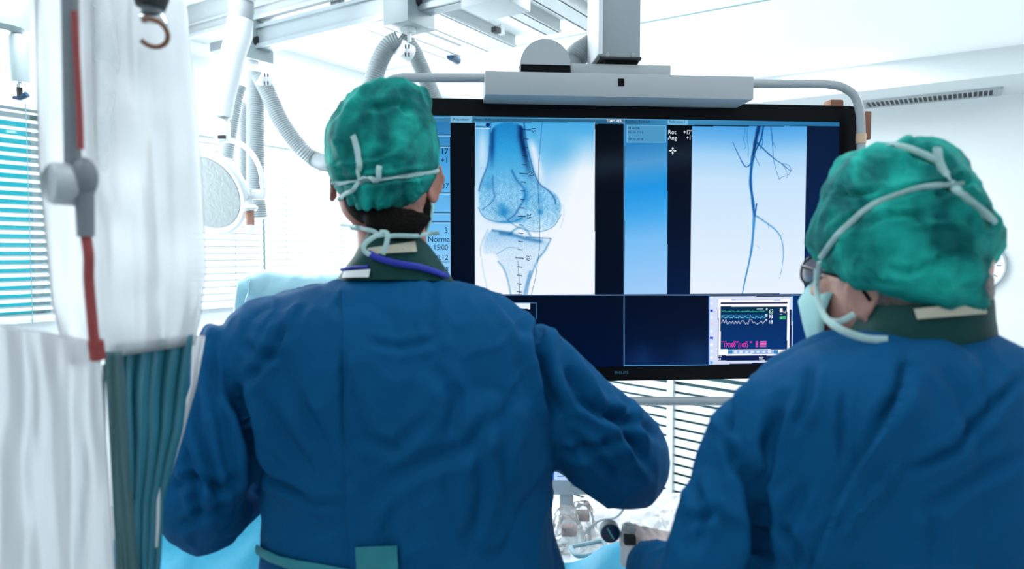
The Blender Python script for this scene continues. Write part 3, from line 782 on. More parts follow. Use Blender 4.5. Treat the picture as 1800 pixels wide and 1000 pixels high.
    for a in np.arange(1268, 1346, .7):
        ph = ((a - 1268) % 10) / 10; w.append((a, 554 + 5.2 * (1 - math.exp(-3.2 * ph)) if ph > .12 else 559 - 5 * ph / .12))
    line([(1268, 554), (1345, 554)], .5, (60, 160, 210), .7); line(w, .5, (140, 215, 240), 1)
    w = [(1268, 568), (1271, 562), (1273, 568), (1276, 562), (1278, 569)]; 
    a = 1280
    while a < 1304: w += [(a, 569), (a + 2.5, 564.5)]; a += 5.2
    w += [(1306, 563), (1311, 570), (1313, 567), (1315, 570), (1317, 562), (1321, 561.5), (1323, 566), (1325, 568), (1326, 566), (1331, 570), (1335, 567), (1338, 564), (1341, 569), (1345, 563)]
    line(w, .6, (225, 230, 245), 1)
    for x0, x1, y0, y1, c in ((1330, 1342, 542.5, 543.8, (200, 220, 230)), (1268, 1277, 600, 601.5, (230, 70, 190)), (1289, 1298, 600, 601.5, (230, 70, 190)), (1310, 1314, 600, 601.5, (230, 70, 190)), (1318, 1322, 600, 603, (200, 70, 190)),
                              (1328, 1332.5, 599.5, 610, (225, 90, 190)), (1336, 1347, 599.5, 610, (230, 110, 195)), (1371, 1376, 542, 549, (240, 240, 240)), (1371, 1374, 556, 561, (80, 210, 140)), (1375.5, 1381, 555.5, 561, (60, 180, 120)), (1371, 1375, 552, 553, (210, 230, 240)),
                              (1346, 1349, 541.5, 545.5, (190, 225, 210)), (1345.5, 1349, 552, 557, (190, 225, 240)), (1345.5, 1348.5, 561, 563, (230, 230, 230))): qrect(x0, x1, y0, y1, c)
    for yy in (601.7, 603.9, 606.1, 608.3): qrect(1328, 1347, yy, yy + .7, (90, 50, 140))
    return np.clip(C, 0, 255) / 255
def s2l_arr(a): return np.where(a <= .04045, a / 12.92, ((a + .055) / 1.055) ** 2.4)
NX, NY = 780, 446
ss = np.linspace(aL, aR, NX); tt = np.linspace(aB, aT, NY)
S, Tt = np.meshgrid(ss, tt)
# the picture's own coordinates on the glass
wp = np.array(MC)[None, :] + S.reshape(-1, 1) * np.array(MR) + Tt.reshape(-1, 1) * np.array((0, 0, 1)) + np.array(MN) * .0135
gx, gy = project(wp)
colr = s2l_arr(paint(gx.reshape(S.shape), gy.reshape(S.shape))).reshape(-1, 3)
sm = bpy.data.meshes.new('screen')
sm.vertices.add(NX * NY); sm.vertices.foreach_set('co', wp.reshape(-1))
idx = np.arange(NX * NY).reshape(NY, NX)
fa = np.stack([idx[:-1, :-1], idx[:-1, 1:], idx[1:, 1:], idx[1:, :-1]], -1).reshape(-1, 4)
sm.loops.add(fa.size); sm.loops.foreach_set('vertex_index', fa.reshape(-1))
sm.polygons.add(len(fa)); sm.polygons.foreach_set('loop_start', np.arange(0, fa.size, 4)); sm.polygons.foreach_set('loop_total', np.full(len(fa), 4))
sm.update(); sm.validate()
ca = sm.color_attributes.new('picture', 'FLOAT_COLOR', 'POINT')
ca.data.foreach_set('color', np.concatenate([colr, np.ones((len(colr), 1))], 1).reshape(-1))
me_ = bpy.data.materials.new('lit_display'); me_.use_nodes = True
nt = me_.node_tree; b = nt.nodes['Principled BSDF']; at = nt.nodes.new('ShaderNodeAttribute'); at.attribute_name = 'picture'
b.inputs['Base Color'].default_value = (.001, .0015, .002, 1); b.inputs['Roughness'].default_value = .35; b.inputs['Specular IOR Level'].default_value = .06
nt.links.new(at.outputs['Color'], b.inputs['Emission Color']); b.inputs['Emission Strength'].default_value = 1.0
scr = link('screen', sm, me_, mon)
# writing
def text_mesh(name, items, material, parent, off=.0148, label=None):
    """items: (string, left px, baseline px, cap height px, turn)"""
    for s_, px, py, hh, *rot in items:
        mb = MB()
        cu_ = bpy.data.curves.new('t', 'FONT'); cu_.body = s_; cu_.size = 1; 
        wide = rot[1] if len(rot) > 1 else 1
        if len(rot) > 2: cu_.offset = rot[2]
        to = bpy.data.objects.new('t', cu_); COL.objects.link(to)
        dg = bpy.context.evaluated_depsgraph_get(); dg.update()
        tm_ = bpy.data.meshes.new_from_object(to.evaluated_get(dg))
        sc = hh * 2.1 / F / .70
        s0, t0 = loc(px, py, off); an = rot[0] if rot else 0
        base = MM(s0, t0, off) @ Matrix.Rotation(-an, 4, 'Y').inverted()
        mb.add([base @ Vector((v.co.x * sc * wide, 0, v.co.y * sc)) for v in tm_.vertices], [tuple(p.vertices) for p in tm_.polygons])
        bpy.data.objects.remove(to); bpy.data.curves.remove(cu_); bpy.data.meshes.remove(tm_)
        me = bpy.data.meshes.new(name); me.from_pydata(mb.v, [], mb.f)
        link(name, me, material, parent, label=label)
E_dark = emis('screen_ink', rgb(6, 40, 80)); E_white = emis('screen_white', rgb(235, 242, 255)); E_pink = emis('screen_pink', rgb(255, 60, 190)); E_green = emis('screen_green', rgb(200, 240, 220)); E_mid = emis('screen_dim', rgb(20, 60, 95)); E_blue = emis('screen_blue', rgb(40, 110, 150))
text_mesh('exposure_values', [('17', 774, 270.5, 9.5), ('+1', 774, 286, 9), ('37', 776, 331, 9), ('3', 781, 409, 9), ('Normal', 752, 425, 9), ('15:00', 761.5, 439.5, 9.5, 0, .84), ('0.12', 767, 457, 9, 0, .92), ('mGy/s', 775, 462, 4), ('19.8', 771, 477, 8, 0, .85), ('P/s', 778, 482, 4)], E_dark, scr)
text_mesh('ruler_numbers', [('15', 935, 223, 7, math.pi / 2), ('20', 931, 299.5, 7, math.pi / 2), ('25', 926.5, 375, 7, math.pi / 2), ('30', 925.5, 448, 7, math.pi / 2)], E_dark, scr)
text_mesh('tab_titles', [('Acquisition', 796, 211.5, 4.2), ('Cordier, Rodolph', 1100, 215, 4.2), ('R\u00e9f\u00e9rence 1', 1176, 215.5, 4.2)], E_mid, scr)
text_mesh('header_titles', [('Phase : R\u00e9f\u00e9rence 1', 833, 212, 4.2)], E_mid, scr)
text_mesh('live_title', [('TEMPS REEL', 1066, 214.5, 4.6, 0, .85, .012)], E_white, scr)
text_mesh('patient_data', [('7156306', 1104, 227, 4.2, 0, 1, .01), ('05.10.1970', 1104, 234, 4.2, 0, 1, .01), ('23.10.2018', 1104, 246.5, 4.2, 0, 1, .01)], E_mid, scr)
text_mesh('rotation_readout', [('Rot', 1174, 235.5, 7), ('+17\u00b0', 1201, 235.5, 7, 0, .85), ('Ang', 1174, 245.5, 7), ('+1\u00b0', 1206, 245.5, 7, 0, .85)], E_white, scr)
ar = MB()
for k in range(4):
    a = k * math.pi / 2; c, s_ = math.cos(a), math.sin(a); u = 2.1 / F
    for tri in (((1, .5), (1, -.5), (3, -.5), (3, .5)), ((3, 2), (3, -2), (7, 0))):
        s0, t0 = loc(1182.5, 265, .0148); base = MM(s0, t0, .0148)
        ar.add([base @ Vector(((x * c - y * s_) * u, 0, (x * s_ + y * c) * u)) for x, y in tri], [tuple(range(len(tri)))])
ar.build('move_cursor', E_white, scr, False)
text_mesh('heart_rate', [('63', 1351.5, 550.5, 7, 0, .85, .008)], E_green, scr)
text_mesh('vital_values', [('93', 1351, 559.5, 6.6, 0, .85, .008), ('18', 1351, 569, 6.4, 0, .85, .008), ('63', 1262, 633, 4, 0, 1, .008), ('NBP', 1334, 630, 3.2, 0, 1, .008), ('Temp', 1334, 634, 3.2), ('HR', 1263, 628, 3.2), ('62', 1377, 550, 3.4, 0, 1, .008)], E_white, scr)
text_mesh('blood_pressure', [('177/80', 1271.5, 610, 7.2, 0, .78, .006), ('(103)', 1297.5, 610, 7.2, 0, .82, .006)], E_pink, scr)
text_mesh('maker_name', [('PHILIPS', 1080, 657.5, 5.2, 0, 1.05, .012)], E_blue if False else mat('maker_print', (.03, .12, .18, 1), .5), bo, off=.0135)
# status light strip between casing and bumper
# mount above
def mpt(px, py, off): return on_plane(px, py, off)
def mbox(x0, x1, y0, y1, off, depth, name, m, parent, bev=.002, zext=0, **kw):
    """box whose front face fills x0..x1,y0..y1 on the plane moved off towards the viewer"""
    cx, cy = (x0 + x1) / 2, (y0 + y1) / 2
    s0, t0 = loc(x0, cy, off); s1, t1 = loc(x1, cy, off); tt0 = loc(cx, y0, off)[1] + zext; tt1 = loc(cx, y1, off)[1]
    return MB().box((0, depth / 2, 0), (s1 - s0, depth, tt0 - tt1), MM((s0 + s1) / 2, (tt0 + tt1) / 2, off), bev).build(name, m, parent, **kw)
mnt = empty('monitor_mount', on_plane(1089, 112, 0), 'grey ceiling column and crossbar carrier from which the big display hangs', 'monitor mount')
cb = mbox(853, 1325, 129.5, 170.5, .13, .22, 'crossbar', M['lgrey'], mnt)
mbox(1003, 1179, 113, 132, .10, .18, 'top_plate', M['lgrey'], mnt)
mbox(1087, 1097.5, 138, 151, .132, .006, 'indicator_window', M['black'], mnt, 0)
col = mbox(1058, 1127, -300, 100, .10, .13, 'column', M['alu'], mnt)
MB().box((0, .07, 0), (.012, .16, 1.0), MM(loc(1052, 60, .10)[0], loc(1052, 100, .10)[1] + .5, .12), .002).build('column_fin', M['white'], mnt)
mbox(1054, 1128, 99.5, 104, .115, .16, 'gasket', M['rubber'], mnt); mbox(1064, 1122, 103, 112, .10, .12, 'column_foot', M['black'], mnt)
for x in (1068, 1113): 
    MB().tube([on_plane(x, 96, .1), on_plane(x, 96, .104)], .006, 14).build('bolt', M['grey'], mnt)
# half-round cover on the crossbar
s0, t0 = loc(959, 124, .12); rr_ = 43.5 * 1.98 / F
hp = [(-rr_, 0)] + [(rr_ * math.cos(a), (rr_ * .99) * math.sin(a)) for a in np.linspace(math.pi, 0, 30)]
hp = [(rr_ * math.cos(a), rr_ * math.sin(a)) for a in np.linspace(math.pi, 0, 36)]
MB().prism(hp, .06, MM(s0, loc(959, 113.5, .12)[1], .12)).build('round_cover', M['lgrey'], mnt)
mbox(915.5, 1002.5, 113.5, 126, .115, .06, 'cover_slot', M['black'], mnt)
hz = [on_plane(a, b, c) for a, b, c in ((1000, 130, -.02), (1004, 112, -.05), (1016, 96, -.06), (1034, 84, -.07), (1052, 70, -.08), (1062, 40, -.08))]
ribbed(hz, .034, 'cable_hose', mnt, pitch=.008)
# bumper frame (handle bars) around the display
def bar(pts, name, m=M['lgrey'], r=.0125, off=.06, parent=mnt, **kw):
    return MB().tube(catmull([on_plane(a, b, off) for a, b in pts], 8), r, 16).build(name, m, parent, **kw)
bar([(1320, 147), (1400, 147.5), (1462, 149), (1488, 157), (1504, 172), (1512, 200), (1513.5, 238)], 'bumper_bar')
bar([(1513.5, 238), (1513, 400), (1511, 640), (1508, 680), (1500, 698), (1480, 705), (1300, 705), (900, 705), (720, 705), (690, 700), (676, 685), (672, 600), (668, 200), (672, 162), (685, 143), (705, 137), (730, 136.5), (856, 137)], 'bumper_frame')
bar([(1513.5, 235), (1513.3, 252)], 'sleeve', M['beige'], .0145, label='beige sleeve on the right bumper bar')
mbox(1519, 1532, 195, 245, -.08, .06, 'rear_clamp', M['brown'], mnt, .004, label='brown clamp behind the display')
mbox(1460, 1484, 174, 200, -.10, .05, 'rear_clamp', M['brown'], mnt, .008, label='brown clamp behind the display')

# ------------------------------------------------------------------ made-up slatted cabinet standing in for window blinds under the display
LCm = Matrix.Translation(P(1180, 440, 3.5) - Vector((0, 0, 1.5))) @ Matrix.Rotation(math.radians(-46), 4, 'Z')
cab = empty('blind_stand_in', LCm.translation, 'made-up slatted cabinet standing in for window blinds below the big display', 'cabinet')
MB().box((0, .27, .57), (1.5, .5, 1.14), LCm, .004).build('carcass', M['teal_grey'], cab)
fr = MB()
for x in (-.74, .01, .74): fr.box((x, 0, .57), (.035, .03, 1.14), LCm)
for z in (.02, 1.12): fr.box((0, 0, z), (1.5, .03, .04), LCm)
fr.build('door_frame', M['white'], cab, False)
for sx in (-1, 1):
    lo = MB()
    z = .06
    while z < 1.1:
        lo.box((sx * .365 + .008, 0, z), (.70, .006, .033 if z < .84 else .026), LCm @ Matrix.Identity(4)); z += .045
    lo.build('louvres', M['slat'], cab, False)
# ------------------------------------------------------------------ people
def superring(cx, cy, z, a, b, n=40, e=2.4):
    out = []
    for k in range(n):
        t = 2 * math.pi * k / n; c, s_ = math.cos(t), math.sin(t)
        out.append(Vector((cx + a * math.copysign(abs(c) ** (2 / e), c), cy + b * math.copysign(abs(s_) ** (2 / e), s_), z)))
    return out
def torso_loft(rows, mb, e=2.4, shrink=0):
    """rows: py, px left, px right, centre distance, half depth"""
    rings = []
    for py, l, r, d, hb in rows:
        dd = d - hb * .0
        a = P(l, py, dd); b = P(r, py, dd)
        rings.append(superring((a.x + b.x) / 2, dd, a.z, max(.01, (b.x - a.x) / 2 - shrink), max(.01, hb - shrink), e=e))
    return rings
def sleeve(pts, n=8):
    """(px, py, dist, radius px)"""
    path = catmull([P(a, b, d) for a, b, d, r in pts], n); rad = interp([r * d / F for a, b, d, r in pts], n)
    return path, rad
def hand(mb, wrist, dirv, palm_n, thumb_side, scale=1.0, curl=.5, infl=0, fcurl=None):
    """palm, four curled fingers of different lengths and a thumb"""
    y = Vector(dirv).normalized(); z = Vector(palm_n); z = (z - y * z.dot(y)).normalized(); x = y.cross(z) * thumb_side
    s = scale
    def pt(a, b, c): return Vector(wrist) + (x * a + y * b + z * c) * s
    for i, ax in enumerate((-.030, -.010, .010, .030)):
        mb.tube([pt(ax * .6, 0, 0), pt(ax, .045, .004), pt(ax, .088, 0)], [.018 * s + infl, .016 * s + infl, .0115 * s + infl], 12)
    for ax, L, q in ((-.033, .062, 1.1), (-.011, .074, 1.0), (.011, .080, .95), (.032, .072, .9)):
        a = 0; p = pt(ax, .084, 0); ps = [p]; th = curl * q
        for k, f in enumerate((.45, .32, .23)):
            a += th * (1.0 if k else .8); p = p + (y * math.cos(a) - z * math.sin(a)) * (L * f * s); ps.append(p)
        mb.tube(ps, [.0098 * s + infl, .0094 * s + infl, .0085 * s + infl, .0068 * s + infl], 10); mb.sphere(ps[-1], .0070 * s + infl, seg=10)
    th = [pt(.018, .018, -.004), pt(.045, .040, -.014), pt(.058, .066, -.028), pt(.054, .088, -.040)]
    mb.tube(th, [.016 * s + infl, .0125 * s + infl, .0105 * s + infl, .0085 * s + infl], 10); mb.sphere(th[-1], .0086 * s + infl, seg=10)
def head_shapes(mb, HM, ear=.081):
    mb.sphere((0, -.018, .045), (.074, .094, .088), HM); mb.sphere((0, .022, -.005), (.064, .070, .082), HM); mb.sphere((0, .035, -.055), (.052, .052, .055), HM)
    mb.sphere((0, .062, -.092), (.026, .026, .020), HM); mb.sphere((0, .070, .040), (.050, .026, .030), HM); mb.sphere((0, -.055, -.02), (.056, .045, .06), HM)
    mb.tube([HM @ Vector(p) for p in ((0, .088, .022), (0, .104, -.004), (0, .114, -.026), (0, .098, -.036))], [.008, .010, .014, .009], 10)
    for s in (-1, 1):
        mb.sphere((s * .042, .066, -.012), (.022, .022, .018), HM); mb.sphere((s * .031, .082, .030), (.020, .010, .008), HM); mb.sphere((s * .012, .098, -.032), (.008, .010, .007), HM)
        mb.sphere((0, .086, -.062), (.024, .012, .007), HM); mb.sphere((0, .082, -.071), (.020, .012, .007), HM)
        EM = HM @ Matrix.Translation((s * ear, -.004, 0)) @ Matrix.Rotation(s * -.45, 4, 'Z') @ Matrix.Rotation(-.15, 4, 'X')
        rim = [EM @ Vector((s * .012, .018 * math.cos(a) * (1.0 if math.sin(a) > -.2 else .75), .030 * math.sin(a))) for a in np.linspace(0, 2 * math.pi, 20)]
        mb.tube(rim, .0048, 8, cap=False); mb.sphere((s * .006, .002, -.002), (.007, .014, .026), EM); mb.sphere((s * .010, .004, -.026), (.006, .008, .009), EM)
def smooth01(t): t = np.clip(t, 0, 1); return t * t * (3 - 2 * t)
def make_cap(rows, HMinv_fn, puckers, seed, raise_fn, name, parent, amp=.006):
    mb = MB(); rings = torso_loft(rows, mb, e=2.15)
    # densify
    dense = []
    for i in range(len(rings) - 1):
        for k in range(5):
            t = k / 5; dense.append([a.lerp(b, t) for a, b in zip(rings[i], rings[i + 1])])
    dense.append(rings[-1])
    n = len(dense[0]); 
    me = bpy.data.meshes.new(name); v = [tuple(p) for r in dense for p in r]; f = []
    for i in range(len(dense) - 1):
        for k in range(n): f.append((i * n + k, (i + 1) * n + k, (i + 1) * n + (k + 1) % n, i * n + (k + 1) % n))
    f.append(tuple(range(n)))
    me.from_pydata(v, [], f); o = bpy.data.objects.new('tmp', me); COL.objects.link(o)
    sb = o.modifiers.new('s', 'SUBSURF'); sb.levels = 1
    dg = bpy.context.evaluated_depsgraph_get(); dg.update(); me2 = bpy.data.meshes.new_from_object(o.evaluated_get(dg)); bpy.data.objects.remove(o)
    bm = bmesh.new(); bm.from_mesh(me2); bmesh.ops.recalc_face_normals(bm, faces=bm.faces[:]); bm.to_mesh(me2); bm.free(); me2.update()
    co = get_co(me2); co = raise_fn(co); set_co(me2, co)
    folds(me2, puckers, low=amp, lscale=14, seed=seed, stretch=(1, 1, .8))
    co = get_co(me2); no = get_no(me2)
    d = np.array([abs(noise.noise(Vector((p[0] * 26 + seed, p[1] * 26, p[2] * 17)))) for p in co]); set_co(me2, co + no * ((.25 - d) * amp * .9)[:, None])
    me2.polygons.foreach_set('use_smooth', [True] * len(me2.polygons))
    ob = link(name, me2, M['cap'], parent)
    return ob, bvh_of(me2)

def build_person(label, group, base, torso, lsl, rsl, HM, neck, skin, creases, seed, gown_extra=()):
    root = empty('surgeon', base, label, 'person', group)
    # gown: torso and sleeves grown into one cloth
    g = MB(); g.loft(torso_loft(torso, g))
    for sl in (lsl, rsl): p, r = sleeve(sl); g.tube(p, r, 20)
    for q in gown_extra: g.sphere(*q)
    gm = voxel(g, .0052, 7, .5); folds(gm, creases, low=.009, lscale=7, seed=seed)
    gown = link('gown', gm, M['gown'], root)
    # body
    b = MB(); b.loft(torso_loft([(py, l, r, d, h) for py, l, r, d, h in torso if py < 1100], b, shrink=.028))
    lastz = P(0, [t for t in torso if t[0] < 1100][-1][0], torso[3][3]).z
    cx = (P(torso[8][1], 0, torso[8][3]).x + P(torso[8][2], 0, torso[8][3]).x) / 2; cy = torso[8][3]
    b.tube([(cx, cy, 1.12), (cx, cy, .98), (cx, cy, .86)], [.095, .10, .10], 20)
    for s in (-1, 1):
        b.tube([(cx + s * .08, cy, .92), (cx + s * .10, cy + .01, .70), (cx + s * .10, cy + .005, .50), (cx + s * .105, cy - .01, .36), (cx + s * .11, cy - .005, .10), (cx + s * .11, cy, .05)], [.085, .072, .055, .055, .038, .036], 16)
        b.tube([(cx + s * .11, cy - .05, .035), (cx + s * .115, cy + .04, .035), (cx + s * .12, cy + .15, .022), (cx + s * .12, cy + .19, .018)], [.033, .036, .030, .016], 14)
    for sl in (lsl, rsl):
        p, r = sleeve(sl); b.tube(p, [max(.024, min(.045, x * .52)) for x in r], 14)
    b.tube([Vector(p) for p in neck[0]], neck[1], 20)
    head_shapes(b, HM, .081 if seed == 1 else .071)
    return root, gown, gm, b

def flap(tree, edge, wpx, parent, lift=.007, d=1.0, nx=10, ny=60, name='back_flap'):
    """overlapping edge of the gown: free along its left edge, flush further right"""
    g = []; path = catmull([Vector((a, b, 0)) for a, b in edge], 12); ny = len(path) - 1
    for j, q in enumerate(path):
        for i in range(nx + 1):
            a = i / nx; x = q.x + wpx * a; r = ray(x, q.y).normalized(); h = tree.ray_cast(CAM, r)
            p = h[0] if h[0] is not None else P(x, q.y, d)
            g.append(p - r * (lift * (1 - a) ** 1.5 - .002 * a + .0015 * math.sin(j * .35) * (1 - a)))
    n = len(g); W_ = nx + 1; v = g + [p + (p - CAM).normalized() * .0025 for p in g]; f = []
    for j in range(ny):
        for i in range(nx):
            a = j * W_ + i; f += [(a, a + 1, a + W_ + 1, a + W_), (a + n, a + W_ + n, a + W_ + 1 + n, a + 1 + n)]
        a = j * W_; f.append((a, a + W_, a + W_ + n, a + n))
    return MB().add(v, f).build(name, M['gown'], parent)
# ---- left surgeon
R1 = [(484, 615, 775, 1.20, .055), (492, 585, 800, 1.195, .075), (503, 525, 838, 1.19, .09), (516, 480, 872, 1.185, .10), (532, 440, 900, 1.18, .11), (555, 408, 930, 1.175, .118), (590, 392, 948, 1.17, .125), (650, 405, 958, 1.165, .13), (700, 425, 968, 1.16, .13),
      (750, 440, 975, 1.16, .13), (800, 452, 978, 1.16, .128), (850, 463, 976, 1.16, .126), (900, 466, 972, 1.16, .125), (950, 462, 978, 1.16, .128), (1000, 455, 992, 1.16, .132), (1100, 440, 1012, 1.17, .14), (1300, 420, 1035, 1.18, .15), (1550, 410, 1045, 1.18, .155), (1720, 405, 1050, 1.18, .155)]
L1 = [(425, 590, 1.17, 62), (405, 640, 1.16, 70), (392, 720, 1.13, 72), (375, 800, 1.10, 80), (350, 888, 1.10, 76), (398, 880, 1.20, 64), (470, 825, 1.33, 52), (540, 800, 1.44, 40)]
A1 = [(905, 610, 1.18, 66), (945, 660, 1.19, 84), (1010, 730, 1.20, 92), (1070, 785, 1.22, 92), (1095, 808, 1.24, 84), (1075, 800, 1.33, 72), (1000, 780, 1.43, 52), (930, 765, 1.50, 40)]
CR1 = [([(372, 600), (378, 680), (392, 760), (408, 850)], 9, .010), ([(405, 672), (432, 730), (446, 800), (452, 860)], 16, .018), ([(500, 560), (480, 610), (455, 650), (430, 675)], 10, .007), ([(420, 600), (455, 625), (500, 628)], 10, .004),
       ([(440, 770), (480, 840), (545, 880), (600, 890)], 9, .008), ([(470, 845), (520, 872), (580, 886)], 7, .006, 'r'), ([(450, 680), (500, 760), (560, 840)], 12, .005),
       ([(608, 560), (606, 640), (604, 720), (610, 800), (612, 900), (616, 1000)], 8, .003, 's'), ([(602, 620), (603, 720), (606, 780)], 5, .007),
       ([(610, 660), (640, 770), (700, 790), (760, 720)], 12, .004), ([(640, 600), (700, 612), (770, 600)], 9, .003), ([(760, 480), (755, 560), (770, 620)], 10, .003),
       ([(860, 500), (910, 560), (930, 600)], 10, .006), ([(950, 560), (948, 620), (962, 680), (985, 740)], 12, .016), ([(925, 575), (935, 640), (950, 700)], 10, .006, 'r'),
       ([(990, 640), (1030, 700), (1085, 740), (1130, 800)], 12, .010), ([(1000, 600), (1050, 700), (1090, 780), (1140, 850)], 9, .008, 'r'), ([(1010, 700), (1060, 730), (1110, 740), (1160, 770)], 10, .008),
       ([(1000, 760), (1050, 800), (1100, 850)], 10, .009), ([(985, 800), (1040, 790), (1090, 770)], 10, .006), ([(1100, 690), (1110, 760), (1125, 810)], 8, .007),
       ([(650, 880), (720, 820), (820, 790), (900, 700)], 16, .005), ([(840, 760), (850, 860), (830, 960)], 14, .005), ([(900, 700), (880, 800), (900, 900)], 14, .005), ([(700, 880), (680, 940), (690, 1000)], 12, .004),
       ([(320, 780), (345, 850), (350, 920)], 10, .009), ([(300, 860), (340, 840), (390, 860), (420, 830)], 10, .007), ([(345, 680), (350, 760), (370, 830), (392, 900)], 9, .008), ([(395, 640), (400, 740), (425, 840)], 9, .006), ([(310, 930), (360, 900), (410, 890)], 9, .006),
       ([(540, 520), (520, 560), (505, 600)], 9, .003), ([(520, 700), (560, 780), (590, 850)], 12, .005), ([(760, 640), (800, 700), (790, 780)], 14, .004)]
H1 = P(676, 322, 1.235)
HM1 = Matrix.Translation(H1) @ Matrix.Rotation(math.radians(-13), 4, 'Z') @ Matrix.Rotation(math.radians(2), 4, 'Y') @ Matrix.Scale(1.03, 4)
nb1 = P(690, 500, 1.19)
s1, gown1, gm1, b1 = build_person('tall left surgeon in blue gown and green cap, back turned, looking at the display', 'surgeons in blue gowns', Vector((nb1.x, 1.17, 0)), R1, L1, A1, HM1,
    ([nb1 + Vector((0, .02, -.06)), nb1, P(688, 430, 1.2), P(682, 370, 1.22)], [.075, .066, .060, .060]), M['skin'], CR1, 1)
for wr, dv, ts in ((P(555, 798, 1.46), (.25, .95, .05), 1), (P(912, 760, 1.52), (-.5, .85, .0), -1)): hand(b1, wr, dv, (0, 0, 1), ts, 1, .5)
body1 = link('body', voxel(b1, .0052, 3, .5), M['skin'], s1)
gt1 = bvh_of(gm1); bt1 = bvh_of(body1.data)
# hair at the nape
hr = MB(); hr.sphere((0, -.024, .022), (.075, .090, .080), HM1); hr.sphere((.008, -.060, -.026), (.052, .047, .050), HM1)
hr.tube([P(700, 372, 1.145), P(695, 395, 1.137), P(698, 425, 1.135)], [.058, .050, .034], 16, flat=.45, side=(0, 1, 0))
hair1 = link('hair', voxel(hr, .005, 3), M['hair'], s1)
C1 = [(137, 665, 722, 1.23, .03), (140, 650, 742, 1.23, .055), (147, 630, 755, 1.23, .075), (159, 610, 758, 1.23, .09), (175, 600, 756, 1.23, .10), (195, 587, 760, 1.23, .107), (220, 577, 764, 1.23, .113), (250, 573, 769, 1.23, .116), (280, 576, 773, 1.23, .116), (305, 580, 773, 1.23, .115), (325, 587, 770, 1.23, .113), (342, 594, 762, 1.23, .11), (356, 602, 748, 1.225, .105), (366, 612, 728, 1.22, .10), (373, 628, 705, 1.21, .092)]
def raise1(co):
    z0, z1 = P(0, 373, 1.2).z, P(0, 215, 1.2).z; t = np.clip((z1 - co[:, 2]) / (z1 - z0), 0, 1)
    fr_ = smooth01(((co[:, 1] - 1.23) * math.cos(.35) + (co[:, 0] - H1.x) * math.sin(.35) + .03) / .11)
    co = co.copy(); co[:, 2] += fr_ * t * .085; return co
PK1 = [([(600, 215), (640, 190), (700, 185), (745, 200)], 7, .004), ([(590, 290), (650, 285), (700, 270), (740, 220), (752, 180)], 5, .005, 'r'), ([(650, 150), (640, 175), (610, 200)], 6, .004), ([(700, 145), (712, 180), (705, 240)], 6, .003),
       ([(582, 318), (632, 318), (700, 312), (772, 300)], 6, .005), ([(700, 280), (690, 320), (670, 360)], 5, .003), ([(745, 300), (735, 330), (700, 360)], 5, .004), ([(600, 250), (630, 300), (640, 340)], 6, .004), ([(660, 330), (655, 370)], 5, .005), ([(610, 330), (625, 368)], 4, .004), ([(720, 320), (735, 345)], 4, .003)]
C1 = [(373 - (373 - a) * .935, b + 7, c - 1, 1.222, h * 1.14) for a, b, c, d, h in C1]
cap1, ct1 = make_cap(C1, None, PK1, 3, raise1, 'cap', s1, .007)
def tie(tree, pts, w, d, name='cap_tie', parent=None, m='tie', thick=.0014, lift=.003):
    return strip(tree if isinstance(tree, list) else [tree], pts, w, d, thick, lift, fallback=d).build(name, M[m], parent)
tie(ct1, [(584, 322), (605, 324), (632, 320), (665, 318), (700, 313), (735, 306), (771, 299)], 8, 1.12, parent=cap1)
tie(ct1, [(634, 322), (636, 300), (632, 270), (625, 238)], 11, 1.10, parent=cap1, lift=.008)
tie(ct1, [(634, 322), (650, 318), (661, 310), (667, 298)], 10, 1.10, parent=cap1, lift=.009)
tie(ct1, [(636, 318), (622, 332), (605, 344), (594, 352)], 8, 1.10, parent=cap1, lift=.005)
MB().sphere((0, 0, 0), (.007, .005, .007), Matrix.Translation(P(634, 320, 1.105))).build('knot', M['tie'], cap1)
# collar of the lead apron, folded round the neck
def collar(rows, name, parent, tilt=0, lean=0):
    mb = MB(); outer = torso_loft(rows, mb, e=2.1); 
    for rg in outer:
        cy = sum(p.y for p in rg) / len(rg); cx = sum(p.x for p in rg) / len(rg)
        for p in rg: p.z += (p.x - cx) * tilt - (p.y - cy) * lean
    inner = [[Vector((p.x + (sum(q.x for q in rg) / len(rg) - p.x) * .12, p.y + (sum(q.y for q in rg) / len(rg) - p.y) * .12, p.z)) for p in rg] for rg in outer]
    n = len(outer[0]); L = len(outer); rings = outer + inner[::-1]
    v = [p for r in rings for p in r]; f = []
    for i in range(2 * L):
        for k in range(n): f.append((i * n + k, i * n + (k + 1) % n, ((i + 1) % (2 * L)) * n + (k + 1) % n, ((i + 1) % (2 * L)) * n + k))
    me = MB().add(v, f).mesh(name); return link(name, me, M['collar'], parent), bvh_of(me)
col1, cot1 = collar([(498, 590, 800, 1.195, .082), (478, 604, 788, 1.195, .078), (455, 622, 772, 1.195, .075), (432, 636, 755, 1.195, .074), (416, 646, 738, 1.195, .073)], 'collar', s1, tilt=0, lean=.12)
patch([cot1], [(646, 436), (730, 424), (733, 442), (648, 447)], M['velcro'], 'velcro_patch', col1, d=1.11, label='cream velcro patch')
tie([cot1, gt1], [(652, 446), (668, 455), (700, 464), (740, 472), (782, 488)], 12, 1.1, 'neck_ribbon', s1, 'ribbon', .003, .006)
tie([cot1, gt1], [(604, 476), (625, 472), (650, 470)], 6, 1.1, 'neck_ribbon', s1, 'ribbon', .003, .004)
patch([gt1, cot1], [(604, 476), (651, 473), (648, 487), (601, 488)], M['label'], 'neck_label', gown1, d=1.1, label='small white cloth label', lift=.006)
flap(gt1, [(598, 500), (603, 560), (604, 640), (603, 720), (607, 800), (611, 900), (616, 1030)], 90, gown1, .006, 1.05)
patch([gt1], [(624, 962), (698, 959), (701, 1030), (628, 1030)], M['tape'], 'tape_square', gown1, d=1.03, label='teal adhesive square', lift=.0085)
